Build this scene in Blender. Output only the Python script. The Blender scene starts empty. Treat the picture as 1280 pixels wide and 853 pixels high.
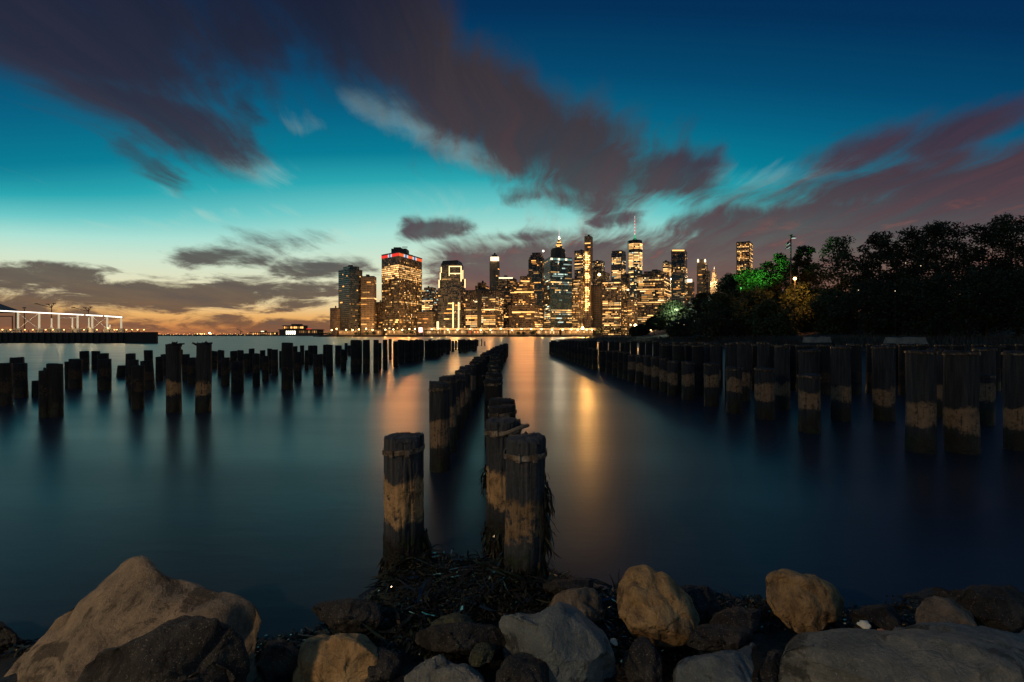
import bpy, bmesh, math, random
from mathutils import Vector, Matrix, noise as mnoise

# ------------------------------------------------------------------ camera, sky, exposure
SC = bpy.context.scene
COL = SC.collection
R = math.radians
F = 1280 * 16.0 / 36.0          # focal length in photo pixels
CX, HY, CAMZ = 640.0, 420.0, 2.0  # horizon row, eye height above the water

cam_d = bpy.data.cameras.new('camera')
cam_d.lens, cam_d.sensor_width = 16.0, 36.0
cam_d.shift_y = -(426.5 - HY) / 1280.0
cam_d.clip_start, cam_d.clip_end = 0.05, 60000.0
cam = bpy.data.objects.new('camera', cam_d)
COL.objects.link(cam)
cam.location = (0, 0, CAMZ)
cam.rotation_euler = (R(90), 0, 0)
SC.camera = cam

SC.render.engine = 'CYCLES'
SC.cycles.use_denoising = True
SC.cycles.max_bounces = 5
SC.cycles.diffuse_bounces = 2
SC.cycles.glossy_bounces = 3
SC.cycles.transparent_max_bounces = 4
SC.cycles.sample_clamp_indirect = 6.0
SC.cycles.sample_clamp_direct = 0.0
SC.view_settings.view_transform = 'Standard'
SC.view_settings.look = 'None'
SC.view_settings.gamma = 1.0
SC.view_settings.use_curve_mapping = False
SC.view_settings.exposure = 0.0


def lin(c):
    out = []
    for v in c:
        v = v / 255.0
        out.append(v / 12.92 if v <= 0.04045 else ((v + 0.055) / 1.055) ** 2.4)
    return tuple(out)


def L4(*c):
    return lin(c) + (1.0,)


class G:
    """small helper that writes math node graphs"""
    def __init__(self, tree):
        self.t = tree

    def n(self, kind, **kw):
        nd = self.t.nodes.new(kind)
        for k, v in kw.items():
            setattr(nd, k, v)
        return nd

    def link(self, a, b):
        self.t.links.new(a, b)

    def put(self, sock, v):
        if isinstance(v, V):
            v = v.s
        if hasattr(v, 'is_linked') or isinstance(v, bpy.types.NodeSocket):
            self.t.links.new(v, sock)
        else:
            sock.default_value = v

    def m(self, op, a, b=None, c=None, clamp=False):
        nd = self.n('ShaderNodeMath', operation=op, use_clamp=clamp)
        self.put(nd.inputs[0], a)
        if b is not None:
            self.put(nd.inputs[1], b)
        if c is not None:
            self.put(nd.inputs[2], c)
        return V(self, nd.outputs[0])

    def xyz(self, x, y, z):
        nd = self.n('ShaderNodeCombineXYZ')
        for i, v in enumerate((x, y, z)):
            self.put(nd.inputs[i], v)
        return nd.outputs[0]

    def sep(self, s):
        nd = self.n('ShaderNodeSeparateXYZ')
        self.put(nd.inputs[0], s)
        return [V(self, o) for o in nd.outputs]

    def noise(self, vec, scale=1.0, detail=4.0, rough=0.55, dist=0.0, dim='3D', out=0):
        nd = self.n('ShaderNodeTexNoise', noise_dimensions=dim)
        self.put(nd.inputs['Vector'], vec)
        nd.inputs['Scale'].default_value = scale
        nd.inputs['Detail'].default_value = detail
        nd.inputs['Roughness'].default_value = rough
        nd.inputs['Distortion'].default_value = dist
        return V(self, nd.outputs[out])

    def smooth(self, v, a, b, lo=0.0, hi=1.0):
        nd = self.n('ShaderNodeMapRange', interpolation_type='SMOOTHSTEP')
        self.put(nd.inputs[0], v)
        for i, q in enumerate((a, b, lo, hi)):
            self.put(nd.inputs[i + 1], q)
        return V(self, nd.outputs[0])

    def ramp(self, v, stops):
        nd = self.n('ShaderNodeValToRGB')
        cr = nd.color_ramp
        cr.elements[0].position, cr.elements[0].color = stops[0][0], stops[0][1]
        cr.elements[1].position, cr.elements[1].color = stops[-1][0], stops[-1][1]
        for p, c in stops[1:-1]:
            e = cr.elements.new(p)
            e.color = c
        self.put(nd.inputs[0], v)
        return nd.outputs[0]

    def mix(self, f, a, b, blend='MIX'):
        nd = self.n('ShaderNodeMix', data_type='RGBA', blend_type=blend)
        self.put(nd.inputs[0], f)
        self.put(nd.inputs[6], a)
        self.put(nd.inputs[7], b)
        return nd.outputs[2]


class V:
    def __init__(self, g, s):
        self.g, self.s = g, s

    def __add__(self, o): return self.g.m('ADD', self, o)
    __radd__ = __add__
    def __sub__(self, o): return self.g.m('SUBTRACT', self, o)
    def __rsub__(self, o): return self.g.m('SUBTRACT', o, self)
    def __mul__(self, o): return self.g.m('MULTIPLY', self, o)
    __rmul__ = __mul__
    def __truediv__(self, o): return self.g.m('DIVIDE', self, o)
    def __rtruediv__(self, o): return self.g.m('DIVIDE', o, self)


def azel(px, py):
    v = Vector(((px - CX) / F, 1.0, (HY - py) / F)).normalized()
    return math.atan2(v.x, v.y), math.asin(v.z)


DARK = [  # cloud banks as soft strokes: x0, y0, x1, y1, half width, weight
    (370, -70, 500, 60, 130, 1.0), (470, 65, 640, 155, 72, 1.05), (600, 150, 800, 208, 66, 1.05),
    (730, 200, 895, 226, 40, .95), (625, 248, 700, 242, 14, .75), (680, 235, 780, 262, 22, .8),
    (-60, 10, 300, 40, 95, 1.0), (40, 90, 300, 190, 42, .88), (120, 165, 225, 226, 18, .8),
    (880, 312, 1320, 268, 60, 1.3), (940, 372, 1360, 330, 90, 1.6), (990, 250, 1330, 205, 32, 1.0), (1020, 205, 1310, 140, 30, .86), (1150, 215, 1320, 190, 30, .9), (250, -30, 345, 60, 62, .86), (296, 80, 312, 140, 22, .62),
    (840, 296, 960, 268, 30, .9), (570, 350, 880, 342, 48, 1.25), (600, 390, 1040, 385, 54, 1.5),
    (505, 288, 590, 287, 15, .97), (215, 319, 335, 323, 14, .93), (330, 334, 445, 330, 14, .88), (-30, 343, 130, 352, 19, .92),
    (40, 368, 450, 366, 21, .92), (-30, 388, 160, 392, 26, .92), (160, 404, 440, 408, 15, .82), (-20, 330, 40, 332, 9, .7),
    (742, 279, 795, 274, 12, .84), (600, 299, 700, 293, 11, .78), (280, 300, 420, 300, 15, .6),
]
PALE = [
    (430, 118, 560, 178, 24, .95), (540, 174, 650, 216, 24, .95), (250, 185, 360, 220, 24, .7), (350, 152, 470, 150, 12, .42),
    (640, 255, 900, 225, 34, .6), (860, 215, 1000, 215, 28, .6), (690, 285, 850, 255, 26, .6), (400, 305, 470, 282, 9, .6),
    (480, 240, 640, 260, 26, .5), (20, 330, 470, 345, 18, .4), (900, 235, 1100, 190, 30, .5), (90, 284, 400, 262, 15, .55), (520, 268, 700, 248, 14, .6), (150, 245, 300, 232, 12, .42), (600, 215, 760, 262, 16, .5),
]


def build_world():
    w = bpy.data.worlds.new('World')
    SC.world = w
    w.use_nodes = True
    t = w.node_tree
    t.nodes.clear()
    g = G(t)
    tc = g.n('ShaderNodeTexCoord')
    nrm = g.n('ShaderNodeVectorMath', operation='NORMALIZE')
    g.link(tc.outputs['Generated'], nrm.inputs[0])
    x, y, z = g.sep(nrm.outputs[0])
    az = g.m('ARCTAN2', x, y)
    el = g.m('ARCSINE', z)
    eld = el * (180 / math.pi)
    # clear dusk sky by elevation, dimmer away from the afterglow
    side = g.m('MINIMUM', az * az * (1.0 / R(45) ** 2) * g.smooth(az, -.3, .3, 7.0, 10.0), 30.0)
    gate = g.smooth(eld, 2.0, 14.0)
    ele = g.m('DIVIDE', eld + side * gate, 90.0, clamp=True)
    stops = [(0, (158, 94, 66)), (1.0, (206, 136, 78)), (2.2, (236, 180, 108)), (3.8, (234, 210, 160)), (6.5, (226, 224, 190)), (10, (206, 228, 206)),
             (13, (172, 224, 212)), (16, (108, 200, 199)), (19, (40, 166, 176)), (22, (0, 124, 148)), (26, (0, 97, 130)),
             (30, (0, 72, 110)), (36, (0, 46, 86)), (44, (4, 40, 78)), (60, (34, 66, 96)), (90, (52, 76, 98))]
    base = g.ramp(ele, [(p / 90.0, L4(*c)) for p, c in stops])
    # physical twilight sky adds a little of its own light
    sky = g.n('ShaderNodeTexSky', sky_type='NISHITA', sun_disc=False)
    sky.sun_elevation, sky.sun_rotation = R(-3.0), R(-24.0)
    base = g.mix(0.02, base, sky.outputs[0], 'ADD')
    # cloud plane coordinates, wind along +y so streaks run towards the skyline
    den = g.m('ADD', g.m('MAXIMUM', z, 0.0), 0.11)
    qx, qy = x / den, y / den
    q = g.xyz(qx, qy, 0.0)
    wx = g.noise(q, 1.3, 2.0, 0.5) - 0.5
    n1 = g.noise(g.xyz(qx * 2.6 + wx * 1.6, qy * 0.95 + wx * 0.8, 0.0), 1.0, 8.0, 0.62) - 0.5
    n2 = g.noise(g.xyz(qx * 8.0 + wx * 3.5, qy * 0.9, 3.0), 1.0, 7.0, 0.62) - 0.5
    n3 = g.noise(g.xyz(az * 10.0, el * 36.0, 1.0), 1.0, 9.0, 0.66, 0.5) - 0.5
    low = g.smooth(eld, 13.0, 4.0)
    jit = n1 * 1.25 + n2 * 0.62
    jit = jit + (n3 * 1.9 - jit) * low
    w2 = g.noise(g.xyz(az * 5.0, el * 11.0, 7.0), 1.0, 5.0, 0.6) - 0.5
    w3 = g.noise(g.xyz(az * 5.0, el * 11.0, 17.0), 1.0, 5.0, 0.6) - 0.5
    azw = az + wx * 0.04 + w2 * 0.16
    elw = el + n1 * 0.02 + w3 * 0.055

    def field(strokes, spread):
        tot = None
        for (x0, y0, x1, y1, hw, wt) in strokes:
            a0, e0 = azel(x0, y0)
            a1, e1 = azel(x1, y1)
            ca, ce = (a0 + a1) / 2, (e0 + e1) / 2
            k = math.cos(ce)
            dx, dy = (a1 - a0) * k, e1 - e0
            ln = math.hypot(dx, dy)
            ux, uy = dx / ln, dy / ln
            _, em = azel((x0 + x1) / 2, (y0 + y1) / 2 - hw)
            hwr = max(abs(em - ce), 0.004)
            hl = ln / 2 + hwr * 0.6
            # along / across coordinates, scaled
            al = g.m('MULTIPLY_ADD', azw, k * ux / hl, -ca * k * ux / hl)
            al = g.m('MULTIPLY_ADD', elw, uy / hl, al - ce * uy / hl)
            ac = g.m('MULTIPLY_ADD', azw, -k * uy / hwr, ca * k * uy / hwr)
            ac = g.m('MULTIPLY_ADD', elw, ux / hwr, ac - ce * ux / hwr)
            a2 = al * al
            d2 = g.m('MULTIPLY_ADD', a2, a2, ac * ac)
            e = g.m('POWER', 2.718, d2 * -spread)
            tot = e * wt if tot is None else g.m('SMOOTH_MAX', e * wt, tot, 0.12)
        return tot
    fd = g.m('MINIMUM', field(DARK, 0.62), 1.45)
    dens = g.smooth(fd + jit * 1.05, g.m('MULTIPLY_ADD', low, 0.10, 0.30), g.m('MULTIPLY_ADD', low, -0.12, 0.92))
    fp = g.m('MINIMUM', field(PALE, 0.8), 1.0)
    pale = g.smooth(fp + (n2 * 1.5 + n1 * 1.0), 0.35, 1.3) * 0.6
    # cloud colours: warm low, slate high, red on the right of the skyline
    elc = g.m('DIVIDE', eld + n1 * 7.0, 40.0, clamp=True)
    left = g.ramp(elc, [(0, L4(126, 84, 62)), (.07, L4(98, 78, 66)), (.16, L4(82, 74, 70)), (.26, L4(74, 72, 76)), (.36, L4(62, 60, 72)), (.6, L4(42, 42, 58)), (.8, L4(30, 35, 54)), (1, L4(22, 28, 46))])
    mid = g.ramp(elc, [(0, L4(138, 66, 46)), (.1, L4(126, 66, 54)), (.2, L4(92, 68, 72)), (.36, L4(80, 66, 72)), (.55, L4(68, 54, 58)), (.8, L4(56, 48, 52)), (1, L4(40, 38, 48))])
    right = g.ramp(elc, [(0, L4(104, 58, 50)), (.12, L4(104, 62, 56)), (.24, L4(88, 62, 66)), (.4, L4(72, 52, 60)), (.6, L4(36, 42, 70)), (1, L4(16, 34, 66))])
    cc = g.mix(g.smooth(az, R(-24), R(-6)), left, mid)
    cc = g.mix(g.smooth(az, R(12), R(30)), cc, right)
    # thicker parts a little darker, ragged parts lighter
    warm = g.smooth(n3 * 1.2 + n2 * 0.5, 0.04, 0.26) * g.smooth(eld, 15.0, 8.0) * g.smooth(az, R(-12), R(4)) * 0.55
    cc = g.mix(warm, cc, L4(150, 82, 66))
    vari = g.m('MULTIPLY_ADD', n2 * (1.15 - low) + n1 * 0.5 + n3 * low * 1.2, 0.9, 1.0)
    vcol = g.n('ShaderNodeVectorMath', operation='SCALE')
    g.link(cc, vcol.inputs[0])
    g.put(vcol.inputs['Scale'], vari)
    palec = g.ramp(g.m('DIVIDE', eld, 40.0, clamp=True), [(0, L4(230, 190, 130)), (.2, L4(226, 226, 196)), (.45, L4(176, 206, 200)), (1, L4(96, 120, 140))])
    c = g.mix(pale, base, palec)
    c = g.mix(dens * g.m('MULTIPLY_ADD', n2 * (1.0 - low) + n3 * low * 0.8 + n1 * 0.5, 0.25, 0.93, clamp=True), c, vcol.outputs[0])
    # below the horizon: dark water-coloured ground
    c = g.mix(g.smooth(eld, -0.6, -1.6), c, L4(14, 22, 30))
    bg = g.n('ShaderNodeBackground')
    g.link(c, bg.inputs[0])
    bg.inputs[1].default_value = 1.0  # colours above are the radiance of the dusk sky
    out = g.n('ShaderNodeOutputWorld')
    g.link(bg.outputs[0], out.inputs[0])
    w.cycles.sampling_method = 'MANUAL'
    w.cycles.sample_map_resolution = 512


build_world()

# ------------------------------------------------------------------ helpers
def P(px, py, d):
    """point seen at a photo pixel, at depth d"""
    return Vector(((px - CX) / F * d, d, CAMZ + (HY - py) / F * d))


def new_mat(name):
    m = bpy.data.materials.new(name)
    m.use_nodes = True
    g = G(m.node_tree)
    b = m.node_tree.nodes['Principled BSDF']
    return m, g, b


def plain(name, col, rough=0.7, metal=0.0, spec=0.5):
    m, g, b = new_mat(name)
    tc = g.n('ShaderNodeTexCoord')
    n = g.noise(tc.outputs['Object'], 1.7, 5.0, 0.6)
    f = g.smooth(n, 0.3, 0.7, 0.75, 1.2)
    sc = g.n('ShaderNodeVectorMath', operation='SCALE')
    sc.inputs[0].default_value = col
    g.put(sc.inputs['Scale'], f)
    g.link(sc.outputs[0], b.inputs['Base Color'])
    b.inputs['Roughness'].default_value = rough
    b.inputs['Metallic'].default_value = metal
    b.inputs['Specular IOR Level'].default_value = spec
    return m


def mesh_obj(name, bm, mat, parent=None, smooth=False):
    me = bpy.data.meshes.new(name)
    bm.to_mesh(me)
    bm.free()
    if smooth:
        for p in me.polygons:
            p.use_smooth = True
    return data_obj(name, me, mat, parent)


def data_obj(name, me, mat=None, parent=None):
    if mat is not None and not me.materials:
        for m in (mat if isinstance(mat, (list, tuple)) else [mat]):
            me.materials.append(m)
    o = bpy.data.objects.new(name, me)
    COL.objects.link(o)
    if parent is not None:
        o.parent = parent
    return o


def empty(name, loc, rz=0.0):
    o = bpy.data.objects.new(name, None)
    COL.objects.link(o)
    o.location = loc
    o.rotation_euler = (0, 0, rz)
    o.empty_display_size = 0.2
    return o


def tag(o, label=None, cat=None, group=None, kind=None):
    for k, v in (('label', label), ('category', cat), ('group', group), ('kind', kind)):
        if v:
            o[k] = v
    return o


def kids(o):
    return [c for c in COL.objects if c.parent == o]


def box(bm, c, s, rz=0.0, taper=None):
    """box with centre c and size s, optional top taper (sx, sy)"""
    v = []
    ca, sa = math.cos(rz), math.sin(rz)
    for dz in (-.5, .5):
        tx, ty = (taper if (taper and dz > 0) else (1, 1))
        for dx, dy in ((-.5, -.5), (.5, -.5), (.5, .5), (-.5, .5)):
            a, b = dx * s[0] * tx, dy * s[1] * ty
            v.append(bm.verts.new((c[0] + a * ca - b * sa, c[1] + a * sa + b * ca, c[2] + dz * s[2])))
    for f in ((3, 2, 1, 0), (4, 5, 6, 7), (0, 1, 5, 4), (1, 2, 6, 5), (2, 3, 7, 6), (3, 0, 4, 7)):
        bm.faces.new([v[i] for i in f])


def bar(bm, a, b, r, n=6, r2=None):
    """tapered round bar from a to b"""
    a, b = Vector(a), Vector(b)
    d = (b - a).normalized()
    u = d.orthogonal().normalized()
    w = d.cross(u)
    r2 = r if r2 is None else r2
    ra = [bm.verts.new(a + (u * math.cos(2 * math.pi * i / n) + w * math.sin(2 * math.pi * i / n)) * r) for i in range(n)]
    rb = [bm.verts.new(b + (u * math.cos(2 * math.pi * i / n) + w * math.sin(2 * math.pi * i / n)) * r2) for i in range(n)]
    for i in range(n):
        j = (i + 1) % n
        bm.faces.new((ra[i], ra[j], rb[j], rb[i]))
    bm.faces.new(ra[::-1])
    bm.faces.new(rb)


def emis(name, col, strength, sample='AUTO', vary=0.0):
    m, g, b = new_mat(name)
    b.inputs['Base Color'].default_value = (0.02, 0.02, 0.02, 1)
    b.inputs['Roughness'].default_value = 0.4
    b.inputs['Emission Color'].default_value = tuple(col) + (1,)
    b.inputs['Emission Strength'].default_value = strength
    if vary:
        oi = g.n('ShaderNodeObjectInfo')
        ge = g.n('ShaderNodeNewGeometry')
        r = g.m('FRACT', V(g, oi.outputs['Random']) + V(g, ge.outputs['Random Per Island']) * 7.31)
        k = g.m('POWER', r, 2.2)
        g.put(b.inputs['Emission Strength'], g.m('MULTIPLY_ADD', k, strength * vary, strength * 0.28))
    m.cycles.emission_sampling = sample
    return m


# ------------------------------------------------------------------ water, river bed
def water_material():
    m, g, b = new_mat('river_water')
    ge = g.n('ShaderNodeNewGeometry')
    x, y, z = g.sep(ge.outputs['Position'])
    n = g.noise(g.xyz(x * 1.6, y * 5.0, 0.0), 1.0, 4.0, 0.6)
    n2 = g.noise(g.xyz(x * 0.12, y * 0.5, 2.0), 1.0, 3.0, 0.5)
    b.inputs['Base Color'].default_value = (0.016, 0.023, 0.036, 1)
    g.put(b.inputs['Roughness'], g.smooth(n2, 0.3, 0.7, WATER_R - 0.02, WATER_R + 0.03))
    b.inputs['IOR'].default_value = 1.333
    b.inputs['Specular Tint'].default_value = (0.98, 0.87, 0.96, 1)
    bp = g.n('ShaderNodeBump')
    g.put(bp.inputs['Strength'], g.smooth(y, 60.0, 6.0) * 0.05)
    bp.inputs['Distance'].default_value = 0.05
    g.put(bp.inputs['Height'], n)
    g.link(bp.outputs[0], b.inputs['Normal'])
    return m


WATER_R = 0.295
bm = bmesh.new()
S = 30000
ys = [-60, 3.0, 30, 300, 3000, S]
rows = [[bm.verts.new((sx * (60 + abs(yy) * 2), yy, 0)) for sx in (-1, 1)] for yy in ys]
for a, b_ in zip(rows, rows[1:]):
    bm.faces.new((a[0], a[1], b_[1], b_[0]))
tag(mesh_obj('river_water', bm, water_material()), kind='structure')

# ------------------------------------------------------------------ city ground and far shores
rnd = random.Random(7)
STREAK = 0.33        # strength of lamps added on the towers for gold streaks on the water
QUAY_W = 3.2e4      # watts of one quay lamp
LAMP, LAMP_W = (-6.0, -3.0, 4.6), 1200.0   # promenade lamp on the shore
M_quay = plain('quay_stone', (0.06, 0.055, 0.05), 0.85)
M_hill = plain('far_hill', (0.03, 0.035, 0.035), 0.9)
M_dark = plain('dark_metal', (0.03, 0.032, 0.035), 0.5)
M_roof = plain('roof_gravel', (0.09, 0.085, 0.08), 0.9)
M_conc = plain('concrete', (0.32, 0.29, 0.25), 0.85)


def slab(name, pts, z0, z1, mat, kind='structure', parent=None):
    bm = bmesh.new()
    lo = [bm.verts.new((p[0], p[1], z0)) for p in pts]
    hi = [bm.verts.new((p[0], p[1], z1)) for p in pts]
    n = len(pts)
    bm.faces.new(hi)
    for i in range(n):
        j = (i + 1) % n
        bm.faces.new((lo[i], lo[j], hi[j], hi[i]))
    bmesh.ops.recalc_face_normals(bm, faces=bm.faces[:])
    o = mesh_obj(name, bm, mat, parent)
    if kind:
        o['kind'] = kind
    return o


slab('city_ground', [(-375, 885), (1500, 885), (1900, 3600), (-1500, 3600), (-420, 960)], -2.0, 3.2, M_quay)


def ridge(name, x0, x1, d, hmax, seed, mat=M_hill):
    bm = bmesh.new()
    n = 120
    rows = []
    for i in range(n + 1):
        t = i / n
        px = x0 + (x1 - x0) * t
        h = hmax * (0.45 + 0.9 * mnoise.noise(Vector((t * 9, seed, 0))) + 0.3 * mnoise.noise(Vector((t * 40, seed, 2))))
        h = max(h, hmax * 0.2)
        rows.append([bm.verts.new(((px - CX) / F * (d + k), d + k, z)) for k, z in ((0, -1), (20, h * .6), (180, h), (600, -1))])
    for a, b in zip(rows, rows[1:]):
        for k in range(3):
            bm.faces.new((a[k], b[k], b[k + 1], a[k + 1]))
    o = mesh_obj(name, bm, mat)
    o['kind'] = 'structure'
    return o


ridge('far_shore_hill', 120, 420, 4200, 26, 1.3)
ridge('far_shore_hill', -120, 420, 7500, 62, 5.1)

# ------------------------------------------------------------------ towers
E_hot = emis('window_hot', (1.0, 0.52, 0.17), 3.0, 'NONE', 0.8)
E_warm = emis('window_warm', (1.0, 0.52, 0.15), 0.95, 'NONE', 2.6)
E_amber = emis('window_amber', (1.0, 0.40, 0.085), 0.95, 'NONE', 2.4)
E_white = emis('window_pale', (1.0, 0.70, 0.34), 1.0, 'NONE', 2.2)
E_cool = emis('window_cool', (0.70, 0.92, 0.80), 0.55, 'NONE', 2.6)
E_dim = emis('window_dim', (1.0, 0.48, 0.16), 0.22, 'NONE', 2.0)
PAL = {'warm': [E_warm] * 4 + [E_amber] * 2 + [E_white, E_dim, E_dim], 'amber': [E_amber] * 5 + [E_warm] * 2 + [E_dim] * 2,
       'white': [E_white] * 5 + [E_warm] * 3 + [E_cool], 'cool': [E_cool] * 4 + [E_white] * 3 + [E_warm] * 2 + [E_dim],
       'dim': [E_dim] * 5 + [E_warm] * 2 + [E_amber]}
_unit = {}


def unit_box(mat):
    if mat.name not in _unit:
        bm = bmesh.new()
        box(bm, (0, 0, 0), (1, 1, 1))
        me = bpy.data.meshes.new('window_pane')
        bm.to_mesh(me)
        bm.free()
        me.materials.append(mat)
        _unit[mat.name] = me
    return _unit[mat.name]


def facade(name, wall, glass, fh, bay, wf, hf, rough=0.25, glim=0.15):
    m, g, b = new_mat(name)
    uv = g.n('ShaderNodeUVMap')
    u, v, _ = g.sep(uv.outputs[0])
    fu, fv = g.m('FRACT', u / bay), g.m('FRACT', v / fh)
    a = g.m('LESS_THAN', g.m('ABSOLUTE', fu - 0.5), wf / 2)
    c = g.m('LESS_THAN', g.m('ABSOLUTE', fv - 0.5), hf / 2)
    win = a * c
    cell = g.xyz(g.m('FLOOR', u / bay), g.m('FLOOR', v / fh), 0)
    wn = g.n('ShaderNodeTexWhiteNoise', noise_dimensions='3D')
    g.put(wn.inputs[0], cell)
    k = g.smooth(V(g, wn.outputs['Value']), 0, 1, 0.5, 1.6)
    gl = g.n('ShaderNodeVectorMath', operation='SCALE')
    gl.inputs[0].default_value = glass
    g.put(gl.inputs['Scale'], k)
    n = g.noise(g.xyz(u * 0.05, v * 0.02, 0), 1.0, 5.0, 0.6)
    wl = g.n('ShaderNodeVectorMath', operation='SCALE')
    wl.inputs[0].default_value = wall
    g.put(wl.inputs['Scale'], g.smooth(n, 0.3, 0.7, 0.72, 1.15))
    g.link(g.mix(win, wl.outputs[0], gl.outputs[0]), b.inputs['Base Color'])
    g.put(b.inputs['Roughness'], win * (rough - 0.8) + 0.8)
    # faintly lit rooms behind many of the panes
    fl = g.noise(g.xyz(g.m('FLOOR', u / bay) * 0.13, g.m('FLOOR', v / fh) * 0.9, 4.0), 1.0, 2.0, 0.5)
    lit = g.smooth(V(g, wn.outputs['Value']) * 0.6 + fl * 0.9, 0.62, 1.05)
    b.inputs['Emission Color'].default_value = (1.0, 0.50, 0.17, 1)
    g.put(b.inputs['Emission Strength'], win * lit * glim)
    m.cycles.emission_sampling = 'NONE'
    return m


def footprint(x0, xs, x1, d, ka=1.0, kb=1.0):
    wl, wr = max(xs - x0, 0.4), max(x1 - xs, 0.4)
    th = math.atan2(wr, wl)
    s = math.hypot(wl, wr) * d / F
    dA, dB = d + s * math.sin(th) * ka, d + s * math.cos(th) * kb
    c = Vector(((xs - CX) / F * d, d))
    a = Vector(((x0 - CX) / F * dA, dA))
    b = Vector(((x1 - CX) / F * dB, dB))
    return [c, b, a + b - c, a]


def zof(py, d):
    return CAMZ + (HY - py) / F * d


def prism(bm, pts, z0, z1, top=None, cap=True):
    uvl = bm.loops.layers.uv.verify()
    n = len(pts)
    tp = top or pts
    lo = [bm.verts.new((p[0], p[1], z0)) for p in pts]
    hi = [bm.verts.new((p[0], p[1], z1)) for p in tp]
    u = 0.0
    for i in range(n):
        j = (i + 1) % n
        w = (Vector(pts[j]) - Vector(pts[i])).length
        f = bm.faces.new((lo[i], lo[j], hi[j], hi[i]))
        for lp, q in zip(f.loops, ((u, z0), (u + w, z0), (u + w, z1), (u, z1))):
            lp[uvl].uv = q
        u += w
    if cap:
        bm.faces.new(hi)


def inset(pts, k, c=None):
    c = c or sum((Vector(p) for p in pts), Vector((0, 0))) / len(pts)
    return [c + (Vector(p) - c) * k for p in pts]


def light_windows(root, o2, faces, z0, z1, fh, bay, wf, hf, spec, tall):
    """lit offices: runs of neighbouring windows on each storey; the longest runs are parts of their own"""
    runs = []
    pal = PAL[spec.get('pal', 'warm')]
    for (pa, pb) in faces:
        e = Vector(pb) - Vector(pa)
        w = e.length
        e = e / w
        nrm = Vector((e.y, -e.x))
        nb = int(w / bay)
        if nb < 1:
            continue
        off = (w - nb * bay) / 2
        nf = int((z1 - z0) / fh)
        dk = rnd.random() * 50
        for k in range(nf):
            zc = z0 + (k + 0.5) * fh
            p = spec.get('p', 0.2)
            for (za, zb, pz) in spec.get('zones', ()):
                if za <= zc <= zb:
                    p = pz
            p = p * rnd.choice((0.15, 0.5, 0.8, 1.0, 1.5, 2.2)) if p < 0.75 else p
            on, st, mt = False, 0, None
            stick = spec.get('stick', 0.6)
            for i in range(nb + 1):
                pr = min(0.96, p * (0.75 + 0.6 * mnoise.noise(Vector((i * 0.22, k * 0.16, dk))))) if p < 0.75 else p
                nxt = False
                if i < nb:
                    nxt = (rnd.random() < stick + (1 - stick) * pr) if on else (rnd.random() < (pr if p >= .75 else pr * (1 - stick) / max(1 - pr * stick, .05) * 1.6))
                    if nxt and on and i - st >= 4:
                        runs.append((pa, e, nrm, off + st * bay, i - st, zc, mt))
                        st, mt = i, (E_hot if p >= .75 and rnd.random() < .7 else rnd.choice(pal))
                if on and not nxt:
                    runs.append((pa, e, nrm, off + st * bay, i - st, zc, mt))
                if nxt and not on:
                    st, mt = i, (E_hot if p >= .75 and rnd.random() < .7 else rnd.choice(pal))
                on = nxt
    runs.sort(key=lambda r: -r[4])
    bms = {}
    for q, (pa, e, nrm, s, n, zc, mt) in enumerate(runs):
        wd = n * bay - bay * (1 - wf)
        c = Vector(pa) + e * (s + n * bay / 2) + nrm * 0.1
        rz = math.atan2(e.y, e.x)
        if q < tall:
            o = data_obj('window', unit_box(mt), None, root)
            o.location = (c.x - o2.x, c.y - o2.y, zc)
            o.rotation_euler = (0, 0, rz)
            o.scale = (wd, 0.3, fh * hf)
        else:
            bm = bms.setdefault(mt.name, (bmesh.new(), mt))[0]
            for i in range(n):
                cc = Vector(pa) + e * (s + (i + .5) * bay) + nrm * 0.1
                box(bm, (cc.x - o2.x, cc.y - o2.y, zc), (bay * wf, 0.3, fh * hf), rz)
    for i, (nm, (bm, mt)) in enumerate(bms.items()):
        # all remaining panes of this glass colour
        mesh_obj('window_rows', bm, mt, root)['kind'] = 'stuff'


TOWERS = {}


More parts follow.
